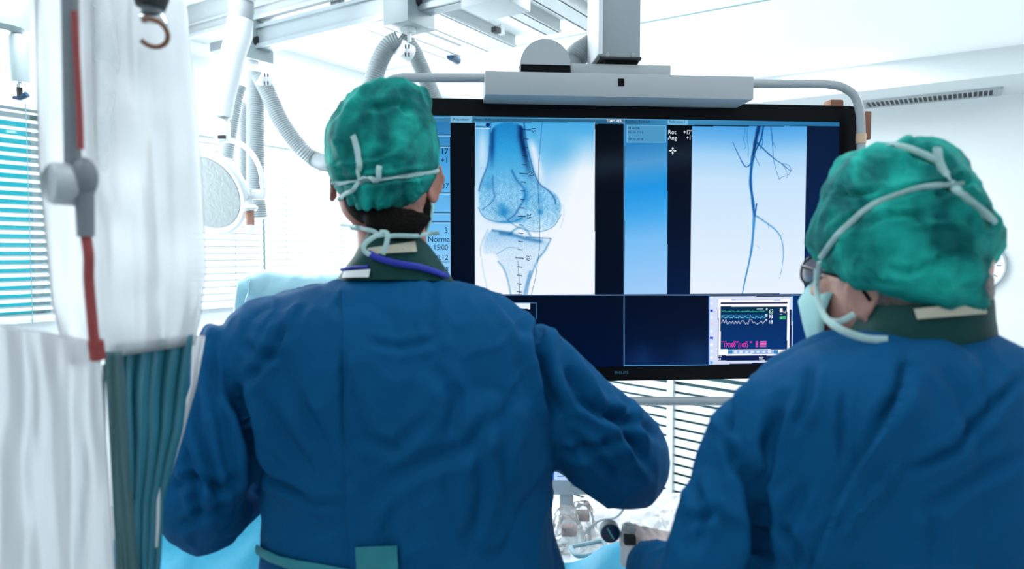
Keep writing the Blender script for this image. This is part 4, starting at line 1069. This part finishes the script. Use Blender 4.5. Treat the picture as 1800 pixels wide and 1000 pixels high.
tie([gt1], [(458, 964), (480, 976), (520, 990), (570, 999), (640, 1012)], 20, 1.03, 'waist_belt', gown1, 'tape', .003, .006)
# surgical mask and ties
def mask(HM, parent, m='mask'):
    mb = MB(); rings = []
    for i, (z, w, y) in enumerate(((.002, .044, .102), (-.015, .056, .112), (-.035, .060, .119), (-.060, .058, .106), (-.085, .050, .094), (-.106, .036, .078))):
        rings.append([HM @ Vector((w * 1.12 * math.sin(a), (y - .058) * max(.0, math.cos(a)) ** .8 + .058 - .02 * (abs(math.sin(a)) ** 4), z)) for a in np.linspace(-1.5, 1.5, 17)])
    v = [p for r in rings for p in r]; n = 17; f = [(i * n + k, i * n + k + 1, (i + 1) * n + k + 1, (i + 1) * n + k) for i in range(5) for k in range(16)]
    me = bpy.data.meshes.new('mask'); me.from_pydata(v, [], f); smooth_mesh(me)
    o = link('mask', me, M[m], parent); so = o.modifiers.new('so', 'SOLIDIFY'); so.thickness = .002; so.offset = 1; return o
mask(HM1, s1)
HT1 = [bvh_of(hair1.data), bt1, cot1]
def freetie(pts, w, name, parent, m='tie', thick=.0015):
    path = catmull([P(a, b, d) for a, b, d in pts], 8); r = w / 2 * pts[0][2] / F
    return MB().tube(path, r, 10, flat=thick / r, side=(0, 1, 0)).build(name, M[m], parent)
tie(HT1, [(622, 398), (640, 399), (660, 405), (672, 414)], 9, 1.1, 'mask_tie', s1, lift=.006)
tie(HT1, [(686, 414), (700, 413), (735, 413), (772, 409)], 8, 1.1, 'mask_tie', s1, lift=.006)
freetie([(676, 412, 1.085), (660, 415, 1.08), (642, 428, 1.078), (640, 440, 1.078), (650, 448, 1.08)], 9, 'mask_tie', s1)
freetie([(668, 408, 1.085), (680, 410, 1.08), (680, 425, 1.078), (675, 440, 1.078), (673, 447, 1.08)], 9, 'mask_tie', s1)
freetie([(600, 396, 1.20), (612, 397, 1.17), (626, 398, 1.13)], 5, 'mask_tie', s1)
def glasses(HM, parent, frame='dgrey'):
    g = MB()
    for s in (-1, 1):
        ring = [HM @ Vector((s * .034 + .026 * math.cos(a), .108 - abs(s * .034 + .026 * math.cos(a)) * .15, .012 + .019 * math.sin(a))) for a in np.linspace(0, 2 * math.pi, 25)]
        g.tube(ring, .0018, 8, cap=False)
        g.tube([HM @ Vector(p) for p in ((s * .060, .099, .018), (s * .074, .085, .018), (s * .081, .03, .016), (s * .083, .0, .014), (s * .080, -.02, -.006))], .0022, 8)
    g.tube([HM @ Vector(p) for p in ((-.009, .108, .016), (0, .112, .018), (.009, .108, .016))], .0018, 8)
    go = g.build('glasses', M[frame], parent)
    for s in (-1, 1):
        pl = [HM @ Vector((s * .034 + .025 * math.cos(a), .108 - abs(s * .034 + .025 * math.cos(a)) * .15, .012 + .018 * math.sin(a))) for a in np.linspace(0, 2 * math.pi, 25)[:-1]]
        MB().add(pl + [p + (HM.to_3x3() @ Vector((0, .0015, 0))) for p in pl], [tuple(range(24)), tuple(range(47, 23, -1))] + [(i, (i + 1) % 24, (i + 1) % 24 + 24, i + 24) for i in range(24)]).build('lens', M['lens'], go)
    return go
glasses(HM1, s1)
for s in (-1, 1): MB().sphere((s * .031, .073, .014), .012, HM1, 14).build('eye', M['eye'], s1)

# ---- right surgeon
R2 = [(582, 1505, 1715, .90, .05), (590, 1475, 1745, .895, .065), (602, 1440, 1775, .89, .08), (620, 1400, 1805, .885, .09), (640, 1365, 1830, .88, .098), (665, 1335, 1852, .875, .104), (700, 1315, 1868, .87, .11), (750, 1315, 1880, .868, .115), (820, 1325, 1885, .865, .118),
      (880, 1318, 1885, .865, .12), (950, 1305, 1885, .865, .12), (1000, 1300, 1885, .865, .12), (1100, 1310, 1890, .865, .122), (1250, 1330, 1905, .868, .128), (1500, 1310, 1925, .87, .135), (1900, 1295, 1940, .87, .14), (2150, 1290, 1945, .87, .14)]
L2 = [(1368, 705, .87, 50), (1328, 748, .865, 60), (1292, 825, .855, 65), (1262, 912, .845, 71), (1238, 1010, .84, 72), (1205, 1030, .93, 62), (1165, 1010, 1.04, 52), (1140, 1000, 1.13, 44)]
A2 = [(1850, 700, .87, 52), (1905, 740, .865, 62), (1935, 820, .855, 66), (1950, 910, .85, 70), (1945, 1010, .85, 70), (1900, 1030, .93, 60), (1820, 1010, 1.04, 52), (1760, 1000, 1.13, 44)]
CR2 = [([(1592, 600), (1586, 680), (1560, 740), (1520, 800), (1480, 870), (1450, 940), (1430, 1010)], 8, .004, 's'), ([(1596, 640), (1580, 700), (1545, 750)], 14, .006),
       ([(1580, 800), (1555, 850), (1500, 910), (1470, 960)], 8, .006, 'r'), ([(1500, 590), (1545, 596), (1595, 604)], 4, .004),
       ([(1290, 690), (1282, 760), (1290, 830)], 9, .006), ([(1300, 800), (1325, 850), (1338, 920), (1335, 1000)], 17, .017), ([(1375, 700), (1350, 780), (1345, 860), (1372, 940)], 12, .008), ([(1430, 640), (1420, 700), (1400, 750)], 10, .006), ([(1480, 690), (1478, 760), (1482, 810)], 7, .005),
       ([(1330, 660), (1300, 700), (1280, 740)], 9, .004, 'r'), ([(1650, 640), (1700, 700), (1715, 780)], 14, .004), ([(1590, 830), (1680, 790), (1760, 700), (1800, 660)], 10, .006), ([(1620, 900), (1700, 850), (1800, 800)], 14, .004), ([(1220, 850), (1240, 900), (1230, 960)], 10, .006), ([(1200, 920), (1260, 900), (1300, 940)], 10, .005),
       ([(1376, 920), (1400, 960), (1410, 1000)], 8, .006), ([(1420, 850), (1390, 900), (1375, 960)], 12, .005), ([(1640, 900), (1640, 1000)], 14, .004), ([(1260, 740), (1300, 790), (1318, 830)], 8, .005, 'r'), ([(1735, 640), (1740, 720)], 10, .003)]
EARP = P(1508, 516, .90)
MR2 = Matrix.Rotation(math.radians(32), 4, 'Z') @ Matrix.Rotation(math.radians(9), 4, 'X') @ Matrix.Rotation(math.radians(3), 4, 'Y')
H2 = EARP - (MR2 @ Vector((-.085, -.005, 0)))
HM2 = Matrix.Translation(H2) @ MR2
nb2 = P(1600, 600, .90)
s2, gown2, gm2, b2 = build_person('right surgeon in blue gown, green cap and glasses, head turned left', 'surgeons in blue gowns', Vector((nb2.x, .87, 0)), R2, L2, A2, HM2,
    ([nb2 + Vector((0, .0, -.06)), nb2, H2 + Vector((.02, -.03, -.06)), H2 + Vector((.01, -.02, -.02))], [.07, .062, .058, .055]), M['skin2'], CR2, 5)
W2 = P(1160, 985, 1.17); DV2 = (-.02, .98, .14)
W2R = P(1745, 990, 1.16)
hand(b2, W2, DV2, (.25, 0, 1), 1, .98, .55); hand(b2, W2R, (-.4, .9, .1), (0, 0, 1), -1, 1, .5)
body2 = link('body', voxel(b2, .0052, 3, .5), M['skin2'], s2)
gl_ = MB(); hand(gl_, W2, DV2, (.25, 0, 1), 1, .98, .55, .0016); gl_.tube([W2 - Vector(DV2) * .06, W2, W2 + Vector(DV2) * .03], [.036, .031, .030], 16)
glove = link('glove', voxel(gl_, .004, 2, .5), M['glove'], s2, label='pale latex glove')
gt2 = bvh_of(gm2); flap(gt2, [(1597, 606), (1590, 660), (1572, 715), (1540, 770), (1500, 830), (1465, 900), (1440, 960), (1420, 1030)], 110, gown2, .010, .75)
bt2 = bvh_of(body2.data)
hr = MB(); hr.sphere((0, -.028, .014), (.077, .090, .088), HM2); hr.sphere((0, -.055, -.022), (.062, .050, .052), HM2)
hair2 = link('hair', voxel(hr, .005, 3), M['hairg'], s2)
C2 = [(246, 1545, 1600, .94, .03), (250, 1515, 1635, .94, .05), (258, 1494, 1655, .94, .065), (270, 1478, 1674, .94, .078), (288, 1466, 1688, .94, .09), (310, 1458, 1697, .94, .098), (335, 1447, 1712, .94, .105), (360, 1437, 1734, .94, .110), (385, 1429, 1748, .94, .112), (410, 1424, 1753, .94, .113), (435, 1424, 1751, .94, .112), (458, 1430, 1728, .94, .108), (480, 1444, 1708, .935, .104), (500, 1464, 1698, .93, .098), (515, 1496, 1702, .925, .094), (528, 1535, 1702, .92, .086), (537, 1565, 1700, .915, .075)]
def raise2(co):
    fd = np.array([-math.sin(math.radians(35)), math.cos(math.radians(35))]); q = (co[:, 0] - H2.x - .03) * fd[0] + (co[:, 1] - .94) * fd[1]
    z0, z1 = P(0, 534, .92).z, P(0, 400, .92).z; t = np.clip((z1 - co[:, 2]) / (z1 - z0), 0, 1)
    co = co.copy(); far = smooth01((q - .02) / .09); co[:, 2] += far * t * .03; return co
PK2 = [([(1550, 248), (1600, 262), (1650, 288), (1680, 340), (1715, 362), (1748, 395)], 7, .008), ([(1700, 318), (1672, 330), (1640, 345)], 8, .008), ([(1440, 470), (1480, 405), (1530, 362), (1600, 332), (1690, 322)], 6, .005),
       ([(1590, 265), (1610, 330), (1635, 400), (1640, 470)], 6, .004, 'r'), ([(1460, 330), (1500, 345), (1540, 335)], 5, .004), ([(1500, 280), (1540, 310), (1560, 340)], 6, .005, 'r'), ([(1450, 400), (1475, 370), (1485, 330)], 5, .005), ([(1520, 400), (1560, 380), (1620, 375)], 6, .004),
       ([(1560, 470), (1600, 480), (1640, 460)], 7, .004), ([(1680, 400), (1690, 450), (1680, 500)], 8, .005), ([(1640, 420), (1660, 470), (1650, 520)], 7, .005), ([(1500, 430), (1520, 470), (1560, 500)], 6, .004), ([(1570, 420), (1565, 500)], 6, .003), ([(1700, 380), (1720, 420)], 6, .004), ([(1600, 400), (1650, 390), (1700, 400)], 5, .004, 'r')]
C2 = [(534 - (534 - a) * .98, b + 9, c - 20 * min(1, (c - 1590) / 120) * min(1, max(0, (500 - a) / 70)), d, h) for a, b, c, d, h in C2]
cap2, ct2 = make_cap(C2, None, PK2, 11, raise2, 'cap', s2, .0075)
tie(ct2, [(1444, 452), (1462, 425), (1490, 395), (1530, 362), (1575, 340), (1625, 326), (1690, 322)], 11, .86, parent=cap2)
tie(ct2, [(1562, 258), (1585, 258), (1620, 268), (1652, 284)], 12, .86, parent=cap2)
tie(ct2, [(1645, 262), (1652, 282), (1662, 306), (1680, 332), (1710, 356), (1738, 384)], 15, .86, parent=cap2)
tie(ct2, [(1672, 330), (1690, 344), (1720, 362), (1745, 392)], 11, .86, parent=cap2, lift=.005)
col2, cot2 = collar([(604, 1490, 1738, .905, .072), (585, 1500, 1736, .905, .070), (565, 1510, 1733, .905, .068), (546, 1520, 1732, .905, .066), (530, 1528, 1731, .905, .064)], 'collar', s2, tilt=.06, lean=.05)
patch([cot2], [(1606, 543), (1733, 529), (1735, 551), (1612, 561)], M['velcro'], 'velcro_patch', col2, d=.85, label='cream velcro patch', lift=.003)
mk2 = mask(HM2, s2)
HT2 = [bt2, cot2]
freetie([(1436, 476, .95), (1437, 520, .90), (1450, 556, .86), (1476, 578, .84), (1520, 594, .835), (1560, 597, .83)], 12, 'mask_tie', s2)
freetie([(1450, 562, .86), (1475, 565, .85), (1502, 552, .845)], 11, 'mask_tie', s2)
freetie([(1440, 460, .90), (1438, 480, .91), (1436, 500, .92)], 8, 'mask_tie', s2)
glasses(HM2, s2, 'black')
for s in (-1, 1): MB().sphere((s * .031, .073, .014), .012, HM2, 14).build('eye', M['eye'], s2)

# ------------------------------------------------------------------ inflation device held by the right surgeon
inf = empty('inflation_device', P(1098, 945, 1.24), 'small syringe inflation device with dark round pressure gauge, held in gloved hand', 'medical device')
gd = 1.185
gm_ = Matrix.Translation(P(1073, 937, gd))
MB().tube([P(1073, 937, gd), P(1073, 937, gd) + Vector((0, .018, 0))], 18 * gd / F, 28).build('gauge_housing', M['lgrey'], inf)
MB().tube([P(1073, 937, gd) + Vector((0, -.002, 0)), P(1073, 937, gd) + Vector((0, .002, 0))], 16.5 * gd / F, 28).build('gauge_dial', M['dial'], inf)
MB().box((0, -.003, 0), (.002, .001, .022), gm_ @ Matrix.Rotation(math.radians(-30), 4, 'Y')).build('gauge_needle', M['dialneedle'], inf, False)
MB().tube([P(1100, 990, gd + .02), P(1102, 950, gd + .01), P(1106, 926, gd)], [.010, .011, .012], 20).build('barrel', M['film2'], inf)
MB().box((0, 0, 0), (.020, .016, .016), Matrix.Translation(P(1107, 948, gd - .012)), .003).build('latch', M['rubber'], inf)
MB().box((0, 0, 0), (.022, .014, .012), Matrix.Translation(P(1106, 929, gd - .006)) @ Matrix.Rotation(.3, 4, 'Y'), .003).build('lever', M['lgrey'], inf)
MB().tube([P(1082, 937, gd + .01), P(1098, 940, gd + .01)], .005, 12).build('gauge_stem', M['lgrey'], inf)

# ------------------------------------------------------------------ operating table under its drape
def cloth_top(name, xs, f_near, f_far, ztop, zskirt, m, parent=None, nx=90, ny=46, seed=0, amp=.01, **kw):
    v = []; f = []
    for j in range(ny + 1):
        for i in range(nx + 1):
            a, b = i / nx, j / ny
            x = xs[0] + (xs[1] - xs[0]) * a; yn, yf = f_near(x), f_far(x)
            # skirt on the outer 12 percent
            sb = max(0, .12 - b) / .12 + max(0, b - .88) / .12; sa = max(0, .07 - a) / .07 + max(0, a - .93) / .07; s = min(1, max(sa, sb))
            bb = min(1, max(0, (b - .12) / .76)); aa = min(1, max(0, (a - .07) / .86))
            X = xs[0] + (xs[1] - xs[0]) * (.03 + .94 * aa); Y = yn + (yf - yn) * bb
            z = ztop(X, Y)
            wv = noise.noise(Vector((X * 9 + seed, Y * 9, 1.3))) + .5 * noise.noise(Vector((X * 22, Y * 14 + seed, 4)))
            fold = math.sin(X * 38 + 2 * noise.noise(Vector((X * 5, Y * 5, seed)))) * .012 * s
            z = z * (1 - s) + zskirt * s + wv * amp * (1 - s)
            ox = (-1 if a < .5 else 1) * sa * .03; oy = (-1 if b < .5 else 1) * sb * .03
            v.append((X + ox, Y + oy + fold, z)); 
    for j in range(ny):
        for i in range(nx): k = j * (nx + 1) + i; f.append((k, k + 1, k + nx + 2, k + nx + 1))
    me = bpy.data.meshes.new(name); me.from_pydata(v, [], f); smooth_mesh(me, 80)
    o = link(name, me, m, parent, **kw); so = o.modifiers.new('so', 'SOLIDIFY'); so.thickness = .003; return o
tb = empty('operating_table', (-.3, 1.7, 0), 'operating table hidden under blue drapes in front of the two surgeons', 'table')
MB().box((-.28, 1.57, .69), (1.10, .16, .05), None, .01).build('table_top', M['dgrey'], tb)
MB().box((-.3, 1.68, .39), (.3, .26, .66), None, .02).build('pedestal', M['lgrey'], tb)
MB().box((-.3, 1.68, .03), (.7, .36, .06), None, .02).build('foot', M['lgrey'], tb)
dr = cloth_top('surgical_drape', (-.92, .36), lambda x: 1.40, lambda x: 1.66 - .34 * min(1, max(0, (.1 - x) / 1.0)) * -1 if x < .1 else 1.66, lambda X, Y: .80 + .16 * math.exp(-((Y - 1.68) / .16) ** 2) * min(1, max(0, (.12 - X) / .2)) - .05 * min(1, max(0, (X + .1) / .1)) + .06 * math.exp(-((X - .26) / .08) ** 2), .5, M['drape'], seed=3, amp=.022,
               label='light blue sterile drape spread over the operating table', cat='drape')
for pts, w, lb in (([(424, 925, 1.62), (438, 945, 1.6), (458, 965, 1.58), (480, 972, 1.56)], .004, 'thin dark cable on the drape beside the left surgeon\'s waist'), ([(383, 970, 1.6), (398, 980, 1.58), (408, 1000, 1.52), (412, 1020, 1.5)], .004, 'thin dark cable on the drape below the left surgeon\'s elbow')):
    MB().tube(catmull([P(*p) for p in pts], 8), w, 8).build('cable', M['cable'], None, label=lb, cat='cable', group='cables on the drape')
# draped detector behind the left surgeon
def draped_block(name, rows, m, seed, **kw):
    mb = MB(); mb.loft(torso_loft(rows, mb, e=5)); me = voxel(mb, .012, 3); folds(me, [([(438, 480), (432, 520), (425, 560)], 6, .012), ([(452, 485), (440, 530), (436, 560)], 5, .01, 'r'), ([(470, 490), (455, 540)], 4, .006)], low=.012, lscale=6, seed=seed); return link(name, me, m, None, **kw)
draped_block('draped_detector', [(478, 462, 690, 2.15, .12), (482, 448, 700, 2.15, .14), (500, 442, 705, 2.15, .16), (560, 428, 712, 2.15, .17), (700, 425, 715, 2.15, .17), (760, 428, 712, 2.15, .16)], M['pdrape'], 4, label='x-ray detector under pale blue drape, just above the left surgeon\'s shoulder', cat='detector')
arm_ = MB(); arm_.tube(catmull([P(570, 755, 2.15), P(570, 900, 2.2), P(575, 1050, 2.3), (-.55, 2.35, .1), (-.55, 2.35, 0.0)], 8), .08, 20)
arm_.build('detector_stand', M['lgrey'], None, label='grey stand carrying the draped detector, hidden behind the left surgeon', cat='stand')

# ------------------------------------------------------------------ side cart with small monitor and bags
ct = empty('supply_cart', (.33, 2.2, 0), 'white supply cart behind the operating table', 'cart')
MB().box((.36, 2.23, .585), (.66, .62, .03), None, .01).build('worktop', M['white'], ct)
MB().box((.36, 2.23, .31), (.60, .56, .50), None, .01).build('cabinet', M['white'], ct)
for x in (.10, .62):
    for y in (2.0, 2.46): MB().tube([(x - .012, y, .035), (x + .012, y, .035)], .035, 16).build('caster', M['rubber'], ct)
pm = empty('pump_monitor', P(998, 944, 2.25), 'small grey monitor with blue screen on a post, between the two surgeons', 'monitor')
pd = 2.25
PMm = Matrix.Translation(P(1000, 820, pd))
MB().box((0, .03, 0), (.24, .05, .19), PMm, .008).build('casing', M['grey'], pm)
E_pump = emis('pump_screen_blue', rgb(60, 130, 245)); E_pumpf = emis('pump_screen_field', rgb(185, 215, 255))
ps_ = MB().box((0, .003, .022), (.21, .004, .13), PMm).build('screen', E_pump, pm, False)
fld = MB()
for i in range(4): 
    for j in range(3): fld.box((-.075 + i * .05, .0005, -.028 + j * .042), (.044, .001, .034), PMm)
fld.build('screen_fields', E_pumpf, ps_, False)
mk = MB()
for i in range(4):
    for j in range(3):
        for q in range(2): mk.box((-.075 + i * .05, -.0005, -.020 + j * .042 - q * .012), (.022, .0006, .002), PMm)
mk.build('screen_lines', E_pump, ps_, False)
cu_ = bpy.data.curves.new('t', 'FONT'); cu_.body = 'Smiths'; to = bpy.data.objects.new('t', cu_); COL.objects.link(to)
dg = bpy.context.evaluated_depsgraph_get(); dg.update(); tm_ = bpy.data.meshes.new_from_object(to.evaluated_get(dg)); bpy.data.objects.remove(to)
q = P(1003, 855, pd) + Vector((0, .0035, 0))
for v in tm_.vertices: v.co = Vector((q.x + v.co.x * .012, q.y, q.z + v.co.y * .012))
link('maker_print', tm_, M['dgrey'], pm)
MB().box((0, .03, 0), (.045, .03, .20), Matrix.Translation(P(997, 905, pd)), .004).build('post', M['grey'], pm)
MB().loft([superring(P(994, 944, pd).x, pd + .03, P(994, 944, pd).z, .035, .03), superring(P(995, 920, pd).x, pd + .03, P(995, 922, pd).z, .022, .02)]).build('post_base', M['dgrey'], pm)
# packs of sponges in clear bags
k = 0
for (x, y, d, lb) in ((995, 966, 2.18, 'brown sponge pack in clear wrap, left of the two on the cart'), (1023, 956, 2.22, 'brown sponge pack in clear wrap, right of the two and higher'), (1000, 985, 2.1, 'brown sponge pack in clear wrap nearest the left surgeon')):
    q = P(x, y, d); q.z = .604
    g = empty('sponge_pack', q, lb, 'sponge pack', 'wrapped sponge packs on the cart')
    MB().box((0, 0, .055), (.045, .03, .03), Matrix.Translation(q), .004).build('sponge', M['foam'], g)
    bg = MB(); bg.loft([superring(q.x, q.y, q.z + z, a, b2_, 24, 3) for z, a, b2_ in ((.0, .05, .04), (.03, .045, .035), (.07, .035, .025), (.10, .028, .008))]); bgm = voxel(bg, .005, 1); folds(bgm, [], low=.01, lscale=30, seed=k); k += 1
    link('wrapper', bgm, M['film3'], g)
tr = empty('wire_tray', P(1030, 985, 1.95), 'shallow tray with teal-grey rounded rim on the supply cart', 'tray')
tp = [P(*p) for p in ((1003, 1000, 1.98), (1030, 985, 2.0), (1055, 968, 2.02), (1063, 968, 2.0), (1064, 976, 1.97), (1050, 990, 1.94), (1015, 1010, 1.92), (1003, 1000, 1.98))]
for t in tp: t.z = .66
MB().tube(catmull(tp, 6), .006, 10, cap=False).build('rim', M['seam'], tr)
MB().loft([[Vector((t.x, t.y, .604)) for t in tp[:-1]], [Vector((t.x, t.y, .655)) for t in tp[:-1]]]).build('tray_body', M['film3'], tr)
MB().tube(catmull([P(1096, 884, 2.1), P(1094, 898, 2.1), P(1080, 910, 2.12), P(1050, 917, 2.14), (P(1020, 930, 2.16).x, 2.16, .61)], 8), .0035, 8).build('cord', M['grey'], None, label='thin grey cord looping over the white cart', cat='cord')
# crumpled clear sheet over the cart
def crumple(name, x0, x1, y0, y1, zf, m, seed, amp, parent=None, **kw):
    v = []; f = []; n = 50
    for j in range(n + 1):
        for i in range(n + 1):
            x = x0 + (x1 - x0) * i / n; y = y0 + (y1 - y0) * j / n
            w = abs(noise.noise(Vector((x * 14 + seed, y * 14, 0)))) + .5 * abs(noise.noise(Vector((x * 33 + seed, y * 33, 5))))
            v.append((x, y, zf(x, y) + amp * w))
    for j in range(n):
        for i in range(n): q = j * (n + 1) + i; f.append((q, q + 1, q + n + 2, q + n + 1))
    me = bpy.data.meshes.new(name); me.from_pydata(v, [], f); smooth_mesh(me, 60)
    o = link(name, me, m, parent, **kw); so = o.modifiers.new('so', 'SOLIDIFY'); so.thickness = .001; return o
crumple('plastic_sheet', .24, .66, 2.02, 2.5, lambda x, y: .612 + .06 * max(0, x - .3), M['film2'], 2, .03, label='crumpled milky plastic sheet lying on the white cart', cat='plastic sheet')

# ------------------------------------------------------------------ radiation shield in the left foreground
SH = empty('radiation_shield', P(210, 300, .85), 'ceiling-hung radiation shield in clear plastic with teal lead curtain, left foreground', 'radiation shield')
def film_sheet(name, cols, rows_, m, parent, seed, amp, nf=7, thick=.0012):
    """cols: function (a,b)->(px,py,d)"""
    v = []; f = []; nx, ny = cols
    for j in range(ny + 1):
        for i in range(nx + 1):
            a, b = i / nx, j / ny; px, py, d = rows_(a, b)
            w = math.sin(a * nf * 2 * math.pi + 3 * noise.noise(Vector((a * 3, b * 2.2, seed)))) * .5 + 1.1 * noise.noise(Vector((a * 5 + seed, b * 1.6, 0))) + .22 * noise.noise(Vector((a * 15 + seed, b * 4.2, 2)))
            v.append(P(px, py, d + amp * w))
    for j in range(ny):
        for i in range(nx): q = j * (nx + 1) + i; f.append((q, q + 1, q + nx + 2, q + nx + 1))
    me = bpy.data.meshes.new(name); me.from_pydata([tuple(x) for x in v], [], f); smooth_mesh(me, 80)
    o = link(name, me, m, parent); so = o.modifiers.new('so', 'SOLIDIFY'); so.thickness = thick; return o
def lerp(a, b, t): return a + (b - a) * t
def pl(pts, t): return float(np.interp(t, [p[0] for p in pts], [p[1] for p in pts]))
# rigid clear panel
pn = MB(); a0, a1, a2, a3 = P(165, -60, .80), P(300, -60, .92), P(340, 598, .92), P(175, 612, .80)
nn = (a1 - a0).cross(a3 - a0).normalized() * .012
pn.add([a0, a1, a2, a3, a0 + nn, a1 + nn, a2 + nn, a3 + nn], [(0, 1, 2, 3), (7, 6, 5, 4), (0, 4, 5, 1), (1, 5, 6, 2), (2, 6, 7, 3), (3, 7, 4, 0)]); pn.build('acrylic_panel', M['film3'], SH, False)
# sterile cover over it
film_sheet('plastic_cover', (70, 60), lambda a, b: (lerp(pl([(0, 60), (.5, 66), (.85, 90), (1, 120)], b), pl([(0, 318), (.18, 330), (.45, 350), (.8, 362), (.92, 352), (1, 340)], b), a), lerp(-70, lerp(640, 606, a), b), lerp(.74, .90, a)), M['film'], SH, 3, .008, nf=3)
film_sheet('plastic_cover_tail', (30, 40), lambda a, b: (lerp(pl([(0, 338), (.3, 335), (1, 270)], b), pl([(0, 360), (.3, 345), (.6, 322), (1, 288)], b), a), lerp(590, 880, b), .93), M['film'], SH, 8, .004, nf=2)
film_sheet('plastic_cover_lower', (60, 60), lambda a, b: (lerp(-60, pl([(0, 172), (.2, 180), (1, 205)], b), a), lerp(lerp(560, 600, a), 1060, b), lerp(.62, .76, a)), M['film2'], SH, 5, .012, nf=3)
# lead curtain
film_sheet('lead_curtain', (90, 50), lambda a, b: (lerp(pl([(0, 182), (1, 208)], b), pl([(0, 336), (.35, 318), (.62, 285), (1, 274)], b), a), lerp(lerp(604, 588, a), 1060, b), lerp(.80, .90, a)), M['leadt'], SH, 2, .009, nf=6, thick=.003)
film_sheet('lead_strip', (24, 50), lambda a, b: (lerp(184, 206, b) + a * lerp(28, 44, b), lerp(618, 1060, b), lerp(.785, .80, a)), M['lead'], SH, 6, .003, nf=1, thick=.003)
MB().tube([P(276, 845, .89), P(273, 960, .89)], .0045, 10).build('bright_gap_strip', M['white'], SH)  # white rod added for the bright gap between curtain and sleeve
# support arm
ar_ = SH
MB().tube([P(122, -900, .70), P(123, 0, .70), P(128, 290, .70)], .0078, 20).build('upper_tube', M['mgrey'], ar_)
kn = P(118, 324, .70)
MB().tube([kn + Vector((-.006, -.014, 0)), kn + Vector((-.004, -.012, 0)), kn + Vector((.004, .014, 0))], [.018, .0205, .021], 28).build('knuckle_disc', M['grey'], ar_)
MB().sphere((0, 0, 0), (.012, .013, .020), Matrix.Translation(P(148, 312, .70))).build('knuckle_fork', M['mgrey'], ar_)
MB().tube([P(147, 300, .70), P(149, 360, .70), P(151, 416, .70)], [.009, .0085, .0078], 20).build('lower_tube', M['mgrey'], ar_)
MB().tube(catmull([P(131, 20, .69), P(136, 120, .69), P(140, 200, .69), P(142, 262, .69)], 6), .0030, 10).build('red_strap', M['red'], ar_)
MB().tube(catmull([P(151, 414, .70), P(156, 450, .70), P(156, 490, .705), P(161, 550, .71), P(168, 625, .715)], 8), .0050, 14).build('red_tube', M['red'], ar_)
MB().tube([P(168, 600, .715), P(172, 630, .72)], .0075, 14).build('red_end_fitting', M['red'], ar_)
MB().tube([P(182, 640, .79), P(190, 1050, .79)], .0016, 8).build('edge_rod', M['dgrey'], ar_)
# clamp with chrome ring at the top
cl = empty('shield_clamp', P(265, 10, .78), 'black clamp with chrome ring at the top of the plastic-covered shield', 'clamp')
MB().tube([P(268, -60, .78), P(266, -5, .78), P(264, 14, .78)], [.016, .018, .015], 20).build('clamp_body', M['rubber'], cl)
MB().tube([P(268, 13, .78), P(268, 26, .78)], .011, 20).build('clamp_neck', M['dgrey'], cl)
rg = [P(268 + 27 * math.cos(a), 58 + 24 * math.sin(a) + 6 * math.cos(a), .78 + .012 * math.sin(a)) for a in np.linspace(-2.2, 2.4, 26)]
MB().tube(rg, .0026, 12).build('ring', M['brown'], cl, label='brown ring')
MB().tube([P(250, 32, .78), P(285, 34, .78), P(290, 44, .78)], [.006, .006, .004], 12).build('chrome_collar', M['chrome'], cl)
